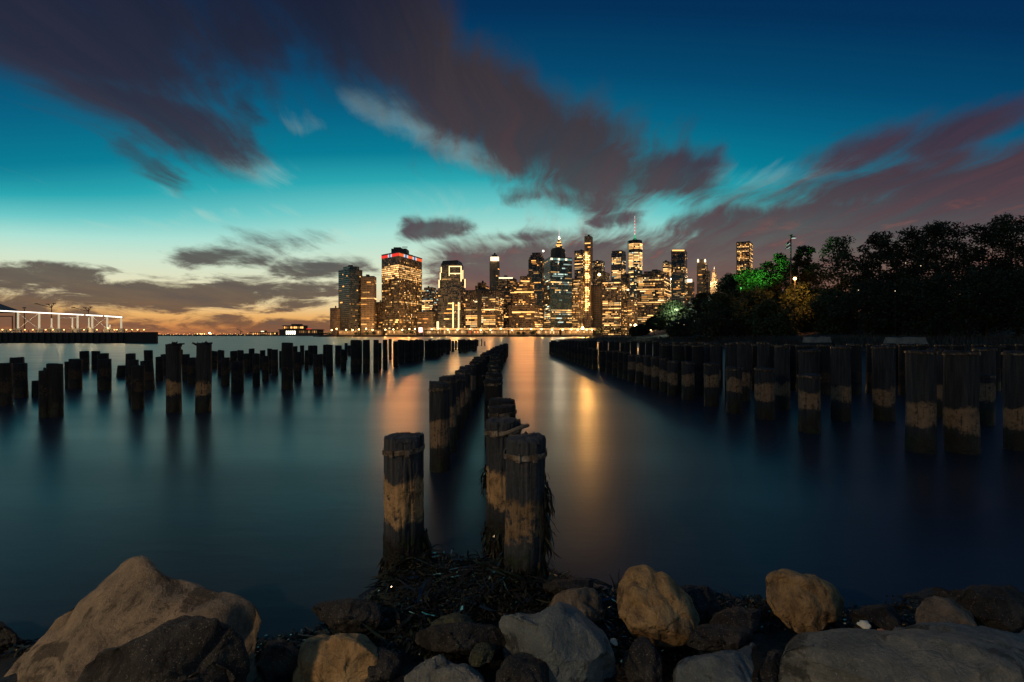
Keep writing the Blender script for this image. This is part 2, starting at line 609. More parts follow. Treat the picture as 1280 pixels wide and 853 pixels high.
def tower(name, label, cat, x0, xs, x1, ytop, d, mat, spec, tiers=(), ybase=None, tall=24, ka=1.0, kb=1.0):
    """tiers: (x0, xs, x1, ytop) boxes above the main body, each narrower"""
    pts = footprint(x0, xs, x1, d, ka, kb)
    o2 = sum(pts, Vector((0, 0))) / 4
    root = tag(empty(name, (o2.x, o2.y, 0)), label, cat, 'lit towers on the far waterfront')
    z0 = 3.2
    fh, bay, wf, hf = spec['grid']
    levels = [(pts, z0, zof(ytop, d))]
    for (a, b, c, yt) in tiers:
        p2 = footprint(a, b, c, d + 6)
        levels.append((p2, levels[-1][2], zof(yt, d + 6)))
    bm = bmesh.new()
    for (p, za, zb) in levels:
        prism(bm, [q - o2 for q in p], za, zb)
    mesh_obj('facade', bm, mat, root)
    for li, (p, za, zb) in enumerate(levels):
        light_windows(root, o2, [(p[3], p[0]), (p[0], p[1])], za, zb - spec.get('capgap', 0), fh, bay, wf, hf, spec, tall if li == 0 else 8)
    # parapet and roof plant
    p, za, zb = levels[-1]
    bm = bmesh.new()
    prism(bm, [q - o2 for q in inset(p, 1.012)], zb + 0.01, zb + 1.6)
    mesh_obj('parapet', bm, mat if spec.get('lightcap') else M_dark, root)
    r = random.Random(int(x0 * 10))
    w = (p[1] - p[0]).length
    for k in range(spec.get('plant', 2)):
        c = p[0].lerp(p[2], 0.3 + 0.4 * r.random()) - o2
        c = c + Vector((r.uniform(-.2, .2) * w, 0))
        bm = bmesh.new()
        s = w * r.uniform(0.15, 0.34)
        box(bm, (c.x, c.y, zb + 1.6 + 2.2), (s, s * 0.8, r.uniform(3, 5.5)), math.atan2((p[1] - p[0]).y, (p[1] - p[0]).x))
        mesh_obj('roof_plant', bm, M_dark, root)
    TOWERS[name + str(int(x0))] = (root, o2, levels)
    return root, o2, levels


F_glassdark = facade('facade_dark_glass', (0.030, 0.034, 0.04), (0.012, 0.015, 0.02), 4.2, 3.2, 0.86, 0.66, 0.12, 0.05)
F_teal = facade('facade_teal_glass', (0.02, 0.04, 0.05), (0.010, 0.03, 0.04), 4.2, 3.0, 0.9, 0.7, 0.1, 0.05)
F_stone = facade('facade_brown_stone', (0.15, 0.10, 0.07), (0.02, 0.02, 0.022), 4.0, 3.0, 0.6, 0.55)
F_tan = facade('facade_tan_stone', (0.30, 0.22, 0.14), (0.03, 0.028, 0.025), 4.0, 3.4, 0.5, 0.5, .25, .08)
F_pier = facade('facade_close_piers', (0.20, 0.155, 0.11), (0.016, 0.018, 0.02), 4.2, 2.6, 0.52, 0.8)
F_dpier = facade('facade_dark_piers', (0.085, 0.066, 0.05), (0.012, 0.013, 0.015), 4.2, 2.6, 0.6, 0.8)
F_brown = facade('facade_dark_brown', (0.07, 0.05, 0.04), (0.014, 0.014, 0.016), 4.1, 3.2, 0.72, 0.55)
F_grey = facade('facade_grey_band', (0.12, 0.115, 0.11), (0.02, 0.024, 0.028), 4.2, 3.2, 0.92, 0.52)


def W(p, pal='warm', fh=4.2, bay=3.2, wf=0.8, hf=0.55, **k):
    d = dict(p=p, pal=pal, grid=(fh, bay, wf, hf))
    d.update(k)
    return d


def zz(d, *rows):
    """photo rows (y top, y bottom, share of lit windows) as height zones"""
    return [(zof(b, d), zof(a, d), p) for a, b, p in rows]


tower('office_tower', 'low orange-brown block at the far left end of the skyline', 'tower', 412.5, 421, 425, 386, 925, F_stone, W(0.03, 'amber', plant=1))
tower('office_tower', 'dark glass twin-faced tower with few lit rows, leftmost tall tower of the skyline', 'tower', 423, 436.5, 453, 336, 945, F_glassdark,
      W(0.07, 'amber', stick=0.78, plant=3, zones=zz(945, (372, 416, .13))), tiers=[(429, 437, 449, 333.5)])
tower('office_tower', 'narrow tan tower, uplit gold at its foot, against the dark twin-faced tower', 'tower', 451, 467.5, 470.5, 346, 955, F_tan,
      W(0.03, 'amber', stick=0.8, plant=1, zones=zz(955, (371, 374, .85), (391, 414, .34), (350, 353, .3))))
tower('office_tower', 'slim plain brown slab between the gold-footed tower and the sign-topped tower', 'tower', 470, 476, 479, 378.5, 985, F_stone, W(0.04, 'amber', plant=1))
t_ny = tower('office_tower', 'broad tower with red white and blue sign band round its top and bright upper floors', 'tower', 477, 498.5, 527.5, 315.5, 940, F_dpier,
             W(0.24, 'warm', bay=2.6, wf=0.74, hf=.62, stick=0.55, capgap=12, plant=3,
               zones=zz(940, (321, 330, .2), (330, 341, .93), (341, 347, .86), (347, 352, .6), (352, 366, .14), (366, 372, .25), (372, 378, .42), (378, 400, .18), (400, 414, .3))), tall=60, ka=.8, kb=2.3)
tower('office_tower', 'shaded grey block with rounded dark top behind the orange low block', 'tower', 526, 541, 548, 362, 1130, F_grey, W(0.22, 'cool', zones=zz(1130, (375, 388, .5)), plant=1), tiers=[(530, 540, 545, 360)])
tower('office_tower', 'low orange block with rows of dark windows beside the sign-topped tower', 'tower', 521, 541, 547, 390, 985, F_tan, W(0.22, 'amber', plant=1))
t_fl = tower('office_tower', 'dark glass tower with glowing stepped corners and a dark hipped crown', 'tower', 547.5, 576, 583, 360, 985, F_grey,
             W(0.12, 'warm', stick=.7, plant=0, zones=zz(985, (376, 381, .25))),
             tiers=[(548.5, 574.5, 581.5, 350), (550, 573.5, 580, 338), (551.5, 573, 579, 331)])
t_55 = tower('office_tower', 'wide block with rows of gold windows split by one dark shaft', 'tower', 581.5, 620, 629, 363, 930, F_brown,
             W(0.5, 'warm', stick=.62, plant=2, zones=zz(930, (363, 369.5, 0.0), (369.5, 376, .5), (376, 381, .7), (386, 389.5, .88), (390, 394, 0.03), (395, 404, .62), (404, 414, .72))), tall=70)
t_sp = tower('old_skyscraper', 'thin pale tower with a bright white lit crown behind the gold-windowed block', 'tower', 612, 621.5, 624.5, 327, 1300, F_tan, W(0.1, 'amber', plant=0), tiers=[(613, 621, 623.5, 321)])
tower('office_tower', 'small dark stepped block just left of the thin pale tower', 'tower', 594, 607, 611, 357, 1100, F_brown, W(0.15, 'amber', plant=2), tiers=[(597, 605, 608, 354)])
t_dk = tower('office_tower', 'dark narrow tower with a lit line along its flat roof', 'tower', 621, 641, 646, 348, 1090, F_brown, W(0.14, 'amber', bay=3.6, stick=.35, plant=1, zones=zz(1090, (352, 366, .32))))
t_st = tower('stepped_tower', 'wide brown stepped tower with orange lit terraces', 'tower', 636, 668, 678.5, 381, 955, F_stone,
             W(0.34, 'amber', stick=.62, plant=1, zones=zz(955, (381, 390, .2), (389, 391.5, .75), (394, 399, .35), (402, 415, .5))),
             tiers=[(641, 661, 671, 365), (645, 660, 668, 352), (650, 660, 665, 346)], tall=50)
tower('office_tower', 'blue-black tower with sloping roof edges behind the stepped brown tower', 'tower', 660.5, 678, 682, 324, 1210, F_glassdark, W(0.08, 'amber', stick=.75, plant=0, zones=zz(1210, (326, 334, .4))),
      tiers=[(661.5, 677, 680.5, 321), (663, 676, 679, 318.5), (665, 675.5, 677.5, 316.5)])
t_gl = tower('office_tower', 'tall teal-black glass tower with an eight-sided dark cap', 'tower', 680, 688, 715, 322, 950, F_teal,
             W(0.2, 'cool', stick=.72, plant=0, zones=zz(950, (322, 332, .14), (351, 354, .5), (358, 384, .22), (384, 404, .36))), tall=60)
t_pi = tower('old_skyscraper', 'stepped gold spire glowing white near its tip behind the teal-black tower', 'tower', 690, 702, 707, 316, 1350, F_tan, W(0.3, 'amber', plant=0),
             tiers=[(692.5, 700.5, 704.5, 310.5), (694.5, 700, 703, 306.5), (696, 699.8, 701.8, 303), (697, 699.4, 700.8, 299)])
tower('apartment_tower', 'pale slim apartment tower with stacked balconies beside the teal-black tower', 'tower', 714.5, 726, 730, 349, 975, F_tan, W(0.36, 'warm', fh=3.4, bay=3.0, stick=.3, plant=1))
tower('office_tower', 'grey banded tower left of the slim tan mast-like tower', 'tower', 718, 729, 734, 313.5, 1160, F_grey, W(0.34, 'warm', stick=.8, plant=1, zones=zz(1160, (318, 322, .8), (329, 336, .6))))
t_hs = tower('slender_tower', 'very slim tan tower with a bright hoist strip down its left side', 'tower', 730.5, 738.5, 741, 296, 985, F_tan, W(0.05, 'amber', plant=1))
tower('office_tower', 'blue-grey tower with pale window columns right of the slim tan tower', 'tower', 739.5, 752, 756, 326.5, 1260, F_grey, W(0.42, 'white', bay=4.2, wf=.5, stick=.2, plant=1))
t_lp = tower('office_tower', 'dark block carrying one dazzling roof lamp on its left corner', 'tower', 744, 757, 762.5, 341, 1170, F_brown, W(0.16, 'warm', plant=1))
tower('apartment_tower', 'plain tan slab with few lights under the dazzling roof lamp', 'tower', 741, 751.5, 754.5, 358, 1010, F_tan, W(0.08, 'amber', plant=1))
tower('office_tower', 'broad dark brown block speckled with small warm windows', 'tower', 752.5, 777, 784, 352, 960, F_brown, W(0.46, 'warm', fh=3.9, bay=3.0, wf=.66, stick=.4, plant=2, zones=zz(960, (362, 378, .3), (386, 412, .6))), tall=50)
tower('office_tower', 'curved-looking glass tower with bright bands behind the speckled brown block', 'tower', 764, 777, 782.5, 316, 1750, F_teal, W(0.36, 'white', fh=5.5, bay=4.5, stick=.8, plant=1, zones=zz(1750, (316, 322, .1), (328, 331, .9), (337, 348, .8))), tiers=[(765, 777, 782, 313.5)])
t_tc = tower('apartment_tower', 'tan building with a lamp on its corner in front of the tallest tower', 'tower', 783.5, 793, 797, 374, 965, F_tan, W(0.34, 'warm', stick=.3, plant=1))
tower('office_tower', 'brown slab with a flat top between the speckled block and the tallest tower', 'tower', 776, 786, 788, 343, 1240, F_brown, W(0.1, 'warm', plant=1))
tower('office_tower', 'widest brown block with long gold rows on the right of the skyline', 'tower', 796, 830, 838, 342, 1010, F_brown,
      W(0.42, 'warm', stick=.68, plant=2, zones=zz(1010, (342, 349, .2), (360, 363.5, .95), (364, 368, .7))), tiers=[(805, 826, 833, 339.5)], tall=60)
tower('office_tower', 'small tower with red roof lights beside the black gold-topped tower', 'tower', 828.5, 836, 839, 327.5, 1360, F_brown, W(0.5, 'warm', stick=.3, plant=1))
t_bk = tower('office_tower', 'black tower with a gold line along its top', 'tower', 839, 856, 859, 313.5, 1170, F_glassdark, W(0.12, 'warm', bay=4, stick=.5, plant=0, zones=zz(1170, (332, 342, .25), (345, 372, .22))))
t_lc = tower('old_skyscraper', 'short stone tower with a small glowing crown right of the black tower', 'tower', 858.5, 865.5, 868, 353, 1210, F_tan, W(0.12, 'amber', plant=0))
t_ww = tower('old_skyscraper', 'tan tower with two bright corner lanterns on its shoulders', 'tower', 871, 881, 884.5, 330, 1700, F_tan, W(0.16, 'amber', fh=5, plant=0), tiers=[(872, 880, 883, 325)])
tower('office_tower', 'plain dark slab in front of the lantern-topped tan tower', 'tower', 878, 885.5, 888, 339, 1270, F_brown, W(0.03, 'amber', plant=0))
t_mu = tower('old_skyscraper', 'floodlit white wedding-cake tower at the right end of the skyline', 'tower', 886, 896, 899.5, 352, 1500, F_tan, W(0.3, 'amber', plant=0),
             tiers=[(889.5, 894, 897, 345), (890.3, 893.6, 895.6, 340.5), (891.3, 893.2, 894.4, 337)])
tower('apartment_tower', 'lone dark tower dotted with warm windows above the trees', 'tower', 920.5, 937, 941, 302.5, 1400, F_brown, W(0.52, 'warm', fh=4.6, bay=4.2, wf=.7, stick=.3, plant=1))

# ------------------------------------------------------------------ the tallest tower, crowns, signs, roof lamps
def pbox(bm, x0, x1, y0, y1, d, dep, o=(0, 0, 0), rz=0.0):
    """box filling a photo rectangle at depth d (its front face), dep metres deep"""
    a, b = P(x0, y0, d), P(x1, y1, d)
    box(bm, ((a.x + b.x) / 2 - o[0], d + dep / 2 - o[1], (a.z + b.z) / 2 - o[2]), (abs(b.x - a.x), dep, abs(a.z - b.z)), rz)


def part(name, root, mat, x0, x1, y0, y1, d, dep=2.0):
    bm = bmesh.new()
    pbox(bm, x0, x1, y0, y1, d, dep, root.location)
    return mesh_obj(name, bm, mat, root)


L_white = emis('lamp_white', (1.0, 0.86, 0.62), 7.0)
L_warm = emis('lamp_warm', (1.0, 0.56, 0.20), 5.0)
L_gold = emis('lamp_gold', (1.0, 0.50, 0.13), 2.2)
L_pale = emis('crown_pale', (1.0, 0.80, 0.50), 2.2)
L_strip = emis('strip_white', (1.0, 0.90, 0.70), 3.2)
L_edge = emis('edge_strip', (1.0, 0.68, 0.30), 2.2)
L_hoist = emis('hoist_glow', (1.0, 0.50, 0.14), 7.0)
L_teal = emis('strip_teal', (0.35, 0.75, 0.70), 0.35)
L_red = emis('sign_red', (1.0, 0.035, 0.02), 0.95)
L_orange = emis('sign_orange', (1.0, 0.13, 0.03), 1.0)
L_blue = emis('sign_blue', (0.04, 0.25, 0.75), 0.6)
L_signw = emis('sign_white', (0.95, 0.85, 0.80), 0.8)
L_green = emis('mast_green', (0.02, 0.75, 0.22), 0.7)
L_pink = emis('billboard_pink', (1.0, 0.50, 0.48), 3.0)

# eight-sided tallest tower with mast
d = 1950
root = tag(empty('skyscraper', ((795.8 - CX) / F * d, d + 30, 0)), 'tallest tower, pale lit glass with a red-and-white banded mast', 'skyscraper', 'lit towers on the far waterfront')
o2 = Vector(root.location[:2])
r0 = 9.6 / F * d
pts = [Vector((math.cos(R(a)) * r0, math.sin(R(a)) * r0)) for a in (-112, -68, -22, 22, 68, 112, 158, 202)]
bm = bmesh.new()
prism(bm, pts, 3.2, zof(301.5, d), inset(pts, 0.94))
mesh_obj('facade', bm, F_glassdark, root)
light_windows(root, Vector((0, 0)), [(pts[7], pts[0]), (pts[0], pts[1]), (pts[1], pts[2])], 3.2, zof(303, d), 6.4, 4.6, 0.86, 0.7,
              dict(p=.3, pal='white', stick=.7, zones=zz(d, (303.5, 310.5, .97), (310.5, 316, .12), (316, 325.5, .97), (325.5, 341, .72), (341, 365, .35))), 60)
bm = bmesh.new()
prism(bm, inset(pts, 0.95), zof(301.5, d) + .1, zof(299.7, d))
mesh_obj('parapet', bm, M_dark, root)
bm = bmesh.new()
for k in range(8):
    bar(bm, (pts[k].x * .4, pts[k].y * .4, zof(299.7, d)), (pts[k].x * .1, pts[k].y * .1, zof(296.5, d)), 1.0)
prism(bm, inset(pts, 0.42), zof(299.7, d) + .1, zof(298.6, d))
mesh_obj('mast_ring', bm, M_dark, root)
ys = [299.5, 292, 289.5, 287.5, 285.5, 283.5, 281.5, 279.5, 277.5, 275.5, 273.5, 271.5, 268]
mast = None
L_mast = emis('mast_red', (1.0, 0.16, 0.10), 0.8)
for k, (ya, yb) in enumerate(zip(ys, ys[1:])):
    bm = bmesh.new()
    rr = 2.6 - 1.7 * k / 12
    bar(bm, (0, 0, zof(ya, d)), (0, 0, zof(yb, d)), rr, 8)
    mesh_obj('mast_section', bm, L_green if k == 0 else (L_signw if k % 2 else L_mast), root)

# details on the named towers
root, o2, lv = t_ny
p, za, zb = lv[0]
for (pa, pb, cols) in ((p[3], p[0], 'RRRRRWBWRRRRR'), (p[0], p[1], 'OOOWBWOOOWBWOOOO')):
    e = (pb - pa) / len(cols)
    rz = math.atan2(e.y, e.x)
    nn = Vector((e.y, -e.x)).normalized()
    for k, ch in enumerate(cols):
        c = pa + e * (k + .5) + nn * 0.35 - o2
        bm = bmesh.new()
        box(bm, (c.x, c.y, zb - 4.2), (e.length * 0.97, 0.5, 5.8), rz)
        mesh_obj('sign_panel', bm, {'R': L_red, 'O': L_orange, 'W': L_signw, 'B': L_blue}[ch], root)
# ribbed piers in relief on the right face
e = (p[1] - p[0])
nn = Vector((e.y, -e.x)).normalized()
for k in range(19):
    c = p[0] + e * ((k + .5) / 19) + nn * 0.5 - o2
    bm = bmesh.new()
    box(bm, (c.x, c.y, (za + zb - 10) / 2), (1.0, 0.5, zb - za - 10), math.atan2(e.y, e.x))
    mesh_obj('pier', bm, F_tan, root)
part('roof_plant', root, M_dark, 489, 508, 311, 316, 962, 25)
part('roof_plant', root, M_dark, 492, 501, 309.3, 311, 964, 12)
bm = bmesh.new()
for k in range(5):
    bar(bm, P(503 + k * 1.4, 311, 966) - root.location, P(503 + k * 1.4, 308.7, 966) - root.location, .35, 4)
pbox(bm, 502.6, 509.4, 308.6, 309.2, 966, 1, root.location)
mesh_obj('roof_antenna', bm, M_dark, root)

root, o2, lv = t_fl
p, za, zb = lv[-1]
bm = bmesh.new()
prism(bm, [q - o2 for q in p], zb + 1.7, zof(325, 990), [q - o2 for q in inset(p, 0.86)])
mesh_obj('crown', bm, M_dark, root)
for (x0, x1, y0, y1) in ((561, 577, 332.6, 333.8), (561, 562, 334, 345), (575.7, 577, 334, 352), (548.2, 549.4, 350, 360), (549.8, 550.9, 341, 350), (551, 552, 334, 341),
                         (562, 576, 341.5, 342.7), (565.5, 567, 378, 413), (572.5, 574, 378, 413), (545.8, 548.4, 402, 413), (580.6, 581.8, 349, 360), (578, 579, 338, 349)):
    part('glow_strip', root, L_edge, x0, x1, y0, y1, 983.5, 1.0)

root, o2, lv = t_55
part('shaft', root, M_dark, 596.5, 601.5, 363, 415, 929, 4)
for k in range(13):
    x = 583 + k * 3.0
    if not 595 < x < 602:
        part('louvre', root, M_dark, x, x + 1.1, 363.5, 369.3, 929.4, 1.2)

root, o2, lv = t_sp
part('lit_crown', root, L_pale, 613.2, 623.6, 321.2, 326.2, 1297, 4)
part('cap', root, M_dark, 615, 621.5, 318.4, 321.0, 1312, 14)
part('finial', root, M_dark, 617.2, 619.4, 316.2, 318.6, 1316, 6)
for xx in range(5):
    part('crown_rib', root, M_dark, 614.6 + xx * 2, 614.9 + xx * 2, 321.4, 326.2, 1296.4, .4)

root, o2, lv = t_dk
part('roof_light', root, L_pale, 623.5, 641, 347.0, 348.3, 1089, 2)
part('roof_plant', root, M_dark, 630, 634, 344.5, 347.5, 1100, 12)
root, o2, lv = t_st
for (x0, x1, y0, y1) in ((643, 667, 364.6, 366), (652, 662, 351, 352.3), (638, 646, 365.5, 366.5), (640, 668, 389.6, 390.8)):
    part('terrace_light', root, L_gold, x0, x1, y0, y1, 954 if y1 > 380 else 958, 1.2)

root, o2, lv = t_gl
p, za, zb = lv[0]
c = sum(p, Vector((0, 0))) / 4 - o2
r8 = (706 - 687) / 2 / F * 975
oc = [Vector((c.x + math.cos(R(22.5 + 45 * k)) * r8, c.y + math.sin(R(22.5 + 45 * k)) * r8)) for k in range(8)]
bm = bmesh.new()
prism(bm, oc, zb + 1.7, zof(312.4, 975))
prism(bm, inset(oc, .8), zof(312.4, 975), zof(310.6, 975))
mesh_obj('eight_sided_cap', bm, M_dark, root)
e = p[1] - p[0]
nn = Vector((e.y, -e.x)).normalized()
for k in range(9):
    cc = p[0] + e * ((k + .5) / 9) + nn * .3 - o2
    bm = bmesh.new()
    box(bm, (cc.x, cc.y, zb - 3.0), (e.length / 9 * .85, .4, 4.0), math.atan2(e.y, e.x))
    mesh_obj('crown_light', bm, L_teal if k % 3 else L_pale, root)

root, o2, lv = t_pi
bm = bmesh.new()
bar(bm, P(698.9, 299, 1356) - root.location, P(698.9, 296.2, 1356) - root.location, 3.0, 8, 1.6)
mesh_obj('lantern', bm, L_white, root)
bm = bmesh.new()
bar(bm, P(698.9, 296.2, 1356) - root.location, P(698.9, 283.5, 1356) - root.location, 0.9, 6, 0.35)
mesh_obj('spire', bm, L_signw, root)
for (x0, x1, y) in ((690.5, 706.5, 315.2), (693, 704, 310), (695, 702.6, 306), (696.4, 701.4, 302.6)):
    part('terrace_light', root, L_gold, x0, x1, y, y + 1.0, 1347.5, 1.2)

root, o2, lv = t_hs
rr = random.Random(4)
for k in range(34):
    y = 315 + k * 2.2
    if 337 < y < 340 or 353 < y < 357:
        continue
    w = rr.uniform(3.2, 5.6)
    x = 731.2 + rr.uniform(0, 1.0)
    part('hoist_light', root, rr.choice((L_hoist, L_gold, L_hoist)), x, x + w, y, y + rr.uniform(.8, 1.6), 983.5, .6)
part('hoist_mast', root, M_dark, 733.9, 734.6, 306, 400, 982.5, .8)
bm = bmesh.new()
a = P(732.5, 296, 995) - root.location
bar(bm, a, a + Vector((0, 0, 4.5)), .5, 5)
bar(bm, a + Vector((-3, 0, 3.6)), a + Vector((11, 0, 4.2)), .35, 5)
mesh_obj('roof_crane', bm, M_dark, root)
root, o2, lv = t_bk
part('roof_light', root, L_gold, 840.5, 855.5, 312.5, 313.9, 1168, 1.5)
root, o2, lv = t_lc
part('lit_crown', root, L_pale, 859.6, 865.2, 349, 353, 1210, 14)
part('cap', root, M_dark, 861, 864, 347.4, 349, 1214, 6)
root, o2, lv = t_ww
for x in (872.6, 881.4):
    bm = bmesh.new()
    q = P(x, 328, 1698) - root.location
    bar(bm, q, q + Vector((0, 0, 8)), 3.2, 8)
    bar(bm, q + Vector((0, 0, 8)), q + Vector((0, 0, 12)), 3.4, 8, .5)
    mesh_obj('corner_lantern', bm, L_pale, root)
root, o2, lv = t_mu
bm = bmesh.new()
q = P(892.8, 337, 1520) - root.location
bar(bm, q, q + Vector((0, 0, 9)), 1.6, 8, .3)
mesh_obj('spire', bm, L_pale, root)


def lamp(par, loc, energy, col, r=0.5, spot=None, aim=None):
    ld = bpy.data.lights.new('lamp_light', 'SPOT' if spot else 'POINT')
    ld.energy, ld.color, ld.shadow_soft_size = energy, col, r
    o = bpy.data.objects.new('lamp_light', ld)
    COL.objects.link(o)
    o.location = loc
    if spot:
        ld.spot_size, ld.spot_blend = R(spot), 0.6
        o.rotation_euler = (Vector(aim) - Vector(loc)).to_track_quat('-Z', 'Y').to_euler()
    o.parent = par
    return o


for (x, y, dd, e) in ((889, 352, 1480, 6e4), (895, 352, 1480, 6e4), (892, 345, 1484, 4e4)):
    lamp(root, P(x, y, dd) - root.location, e * 2.2, (1, .66, .34), 1.0)


def roof_lamp(label, x, y, dd, r, mat):
    t = tag(empty('roof_lamp', P(x, y + 2.4, dd)), label, 'lamp')
    h = 2.4 / F * dd
    bm = bmesh.new()
    bar(bm, (0, 0, -.5), (0, 0, h), .3, 5)
    mesh_obj('pole', bm, M_dark, t)
    bm = bmesh.new()
    bmesh.ops.create_icosphere(bm, subdivisions=2, radius=r, matrix=Matrix.Translation((0, 0, h)))
    mesh_obj('lamp_head', bm, mat, t)


roof_lamp('dazzling yellow floodlamp on the roof corner right of the slim tan tower', 749, 343.5, 1165, 3.6, emis('flood_yellow', (1, .66, .26), 9.0))
roof_lamp('bright star-like lamp on the roof edge of the blue-black tower', 679, 314, 1204, 2.4, L_white)
roof_lamp('bright lamp on the corner of the tan building before the tallest tower', 785, 362.5, 985, 1.8, emis('flood_yellow_small', (1, .62, .24), 9.0))
roof_lamp('cool white lamp low on the left edge of the black gold-topped tower', 838.5, 349, 1150, 2.0, emis('flood_cool', (.8, 1, .9), 5.0))
roof_lamp('cool white lamp above the trees under the black gold-topped tower', 840, 378.5, 1150, 1.8, emis('flood_cool_low', (.8, 1, .9), 5.0))

# ------------------------------------------------------------------ waterfront strip
M_shedwall = plain('shed_wall', (0.09, 0.075, 0.06), 0.8)
M_viaduct = plain('viaduct_concrete', (0.12, 0.11, 0.10), 0.85)
hw = tag(empty('elevated_highway', (P(530, 420, 893).x, 893, 3.2)), 'long elevated roadway along the foot of the skyline, glowing underneath', 'highway')
o3 = hw.location
bm = bmesh.new()
pbox(bm, 528, 745, 411.2, 412.6, 893, 16, o3)
mesh_obj('deck', bm, M_viaduct, hw)
bm = bmesh.new()
pbox(bm, 528, 745, 410.3, 411.1, 892.6, .4, o3)
mesh_obj('parapet', bm, M_viaduct, hw)
col_me = None
for k in range(31):
    bm = bmesh.new()
    pbox(bm, 529 + k * 7, 529.7 + k * 7, 412.7, 419.4, 896, 1.2, o3)
    mesh_obj('column', bm, M_viaduct, hw)

SHED = [(532, 549, 413.4, 417.2, 'W'), (551, 583, 412.8, 417.2, 'W'), (585, 604, 413.6, 417, 'R'), (606, 634, 413, 417.2, 'W'), (637, 668, 413.2, 417.2, 'G'),
        (672, 699, 413, 417.4, 'W'), (702, 741, 412.8, 417.2, 'G'), (790, 822, 411, 417, 'W'), (455, 476, 413.6, 417.2, 'G'), (484, 520, 413.4, 417.2, 'G'), (424, 447, 414, 417.4, 'G')]
E_shop = emis('shopfront_glow', (1.0, 0.58, 0.24), 0.8, 'NONE', 1.6)
E_shopg = emis('shopfront_gold', (1.0, 0.42, 0.12), 0.75, 'NONE', 1.8)
NAMES = ['first', 'second', 'third', 'fourth', 'fifth', 'sixth', 'seventh', 'eighth', 'ninth', 'tenth', 'eleventh', 'twelfth', 'thirteenth', 'fourteenth', 'fifteenth', 'sixteenth',
         'seventeenth', 'eighteenth', 'nineteenth', 'twentieth']
for k in range(21, 100):
    NAMES.append({2: 'twenty', 3: 'thirty', 4: 'forty', 5: 'fifty', 6: 'sixty', 7: 'seventy', 8: 'eighty', 9: 'ninety'}[k // 10] + ('-' + NAMES[k % 10 - 1] if k % 10 else ''))
NAMES = [n.replace('twenty', 'twentieth') if n == 'twenty' else n for n in NAMES]
NAMES = [{'thirty': 'thirtieth', 'forty': 'fortieth', 'fifty': 'fiftieth', 'sixty': 'sixtieth', 'seventy': 'seventieth', 'eighty': 'eightieth', 'ninety': 'ninetieth'}.get(n, n) for n in NAMES]
shed_lab = ['lit quayside shed below the orange low block', 'brightest long quayside shed below the hip-crowned dark tower', 'quayside shed with a red glow below the gold-windowed block',
            'lit quayside shed below the dark narrow tower', 'long golden quayside shed below the stepped brown tower', 'white-lit quayside shed below the teal-black tower',
            'golden quayside shed with the strongest blaze below the slim tan tower', 'blazing low building left of the park trees below the tallest tower',
            'golden quayside shed below the gold-footed tan tower', 'golden quayside shed below the sign-topped tower', 'golden quayside shed below the twin-faced dark tower']
for (x0, x1, y0, y1, kd), lb in zip(SHED, shed_lab):
    dd = 900 if x0 != 790 else 905
    t = tag(empty('quayside_shed', P((x0 + x1) / 2, 418.5, dd + 6)), lb, 'shed', 'lit sheds along the quay')
    part('wall', t, M_shedwall, x0, x1, y0, 419, dd, 12)
    part('roof', t, M_dark, x0 - .4, x1 + .4, y0 - .5, y0 - .05, dd - .6, 13.4)
    n = max(4, int((x1 - x0) / 1.9))
    for k in range(n):
        a = x0 + (x1 - x0) * k / n
        b = x0 + (x1 - x0) * (k + 0.8) / n
        m_ = E_shop if kd == 'W' else (E_shopg if kd == 'G' else rnd.choice((E_shopg, L_red, E_shop)))
        if rnd.random() < .3:
            m_ = E_dim
        part('window', t, m_, a, b, y0 + rnd.choice((.5, .5, 1.2)), y1 - rnd.uniform(0, .9), dd - .25, .4)

sg = tag(empty('billboard', P(525.5, 417, 898)), 'bright pink-white upright billboard at the foot of the sign-topped tower', 'billboard')
part('panel', sg, L_pink, 523.4, 528, 409.6, 415.6, 898, .8)
part('frame', sg, M_dark, 523, 528.4, 409.2, 416.2, 899, .6)

lx = [415, 421, 433, 441, 449, 458, 466, 482, 492, 503, 512, 519, 540, 548, 560, 572, 588, 601, 613, 626, 640, 652, 664, 677, 690, 703, 714, 722, 728, 733, 740, 788, 794, 803, 813]
E_head = emis('street_head', (1.0, 0.60, 0.24), 16.0)
E_headb = emis('street_head_bright', (1.0, 0.66, 0.30), 22.0)
head_me = {}
for big in (0, 1):
    bm = bmesh.new()
    bmesh.ops.create_icosphere(bm, subdivisions=2, radius=2.6 if big else 1.05)
    head_me[big] = bpy.data.meshes.new('lamp_head')
    bm.to_mesh(head_me[big])
    bm.free()
    head_me[big].materials.append(E_headb if big else E_head)
bm = bmesh.new()
bar(bm, (0, 0, 0), (0, 0, 11), .22, 6, .12)
bar(bm, (0, 0, 11), (0, -1.4, 11.6), .1, 5)
pole_me = bpy.data.meshes.new('pole')
bm.to_mesh(pole_me)
bm.free()
pole_me.materials.append(M_dark)
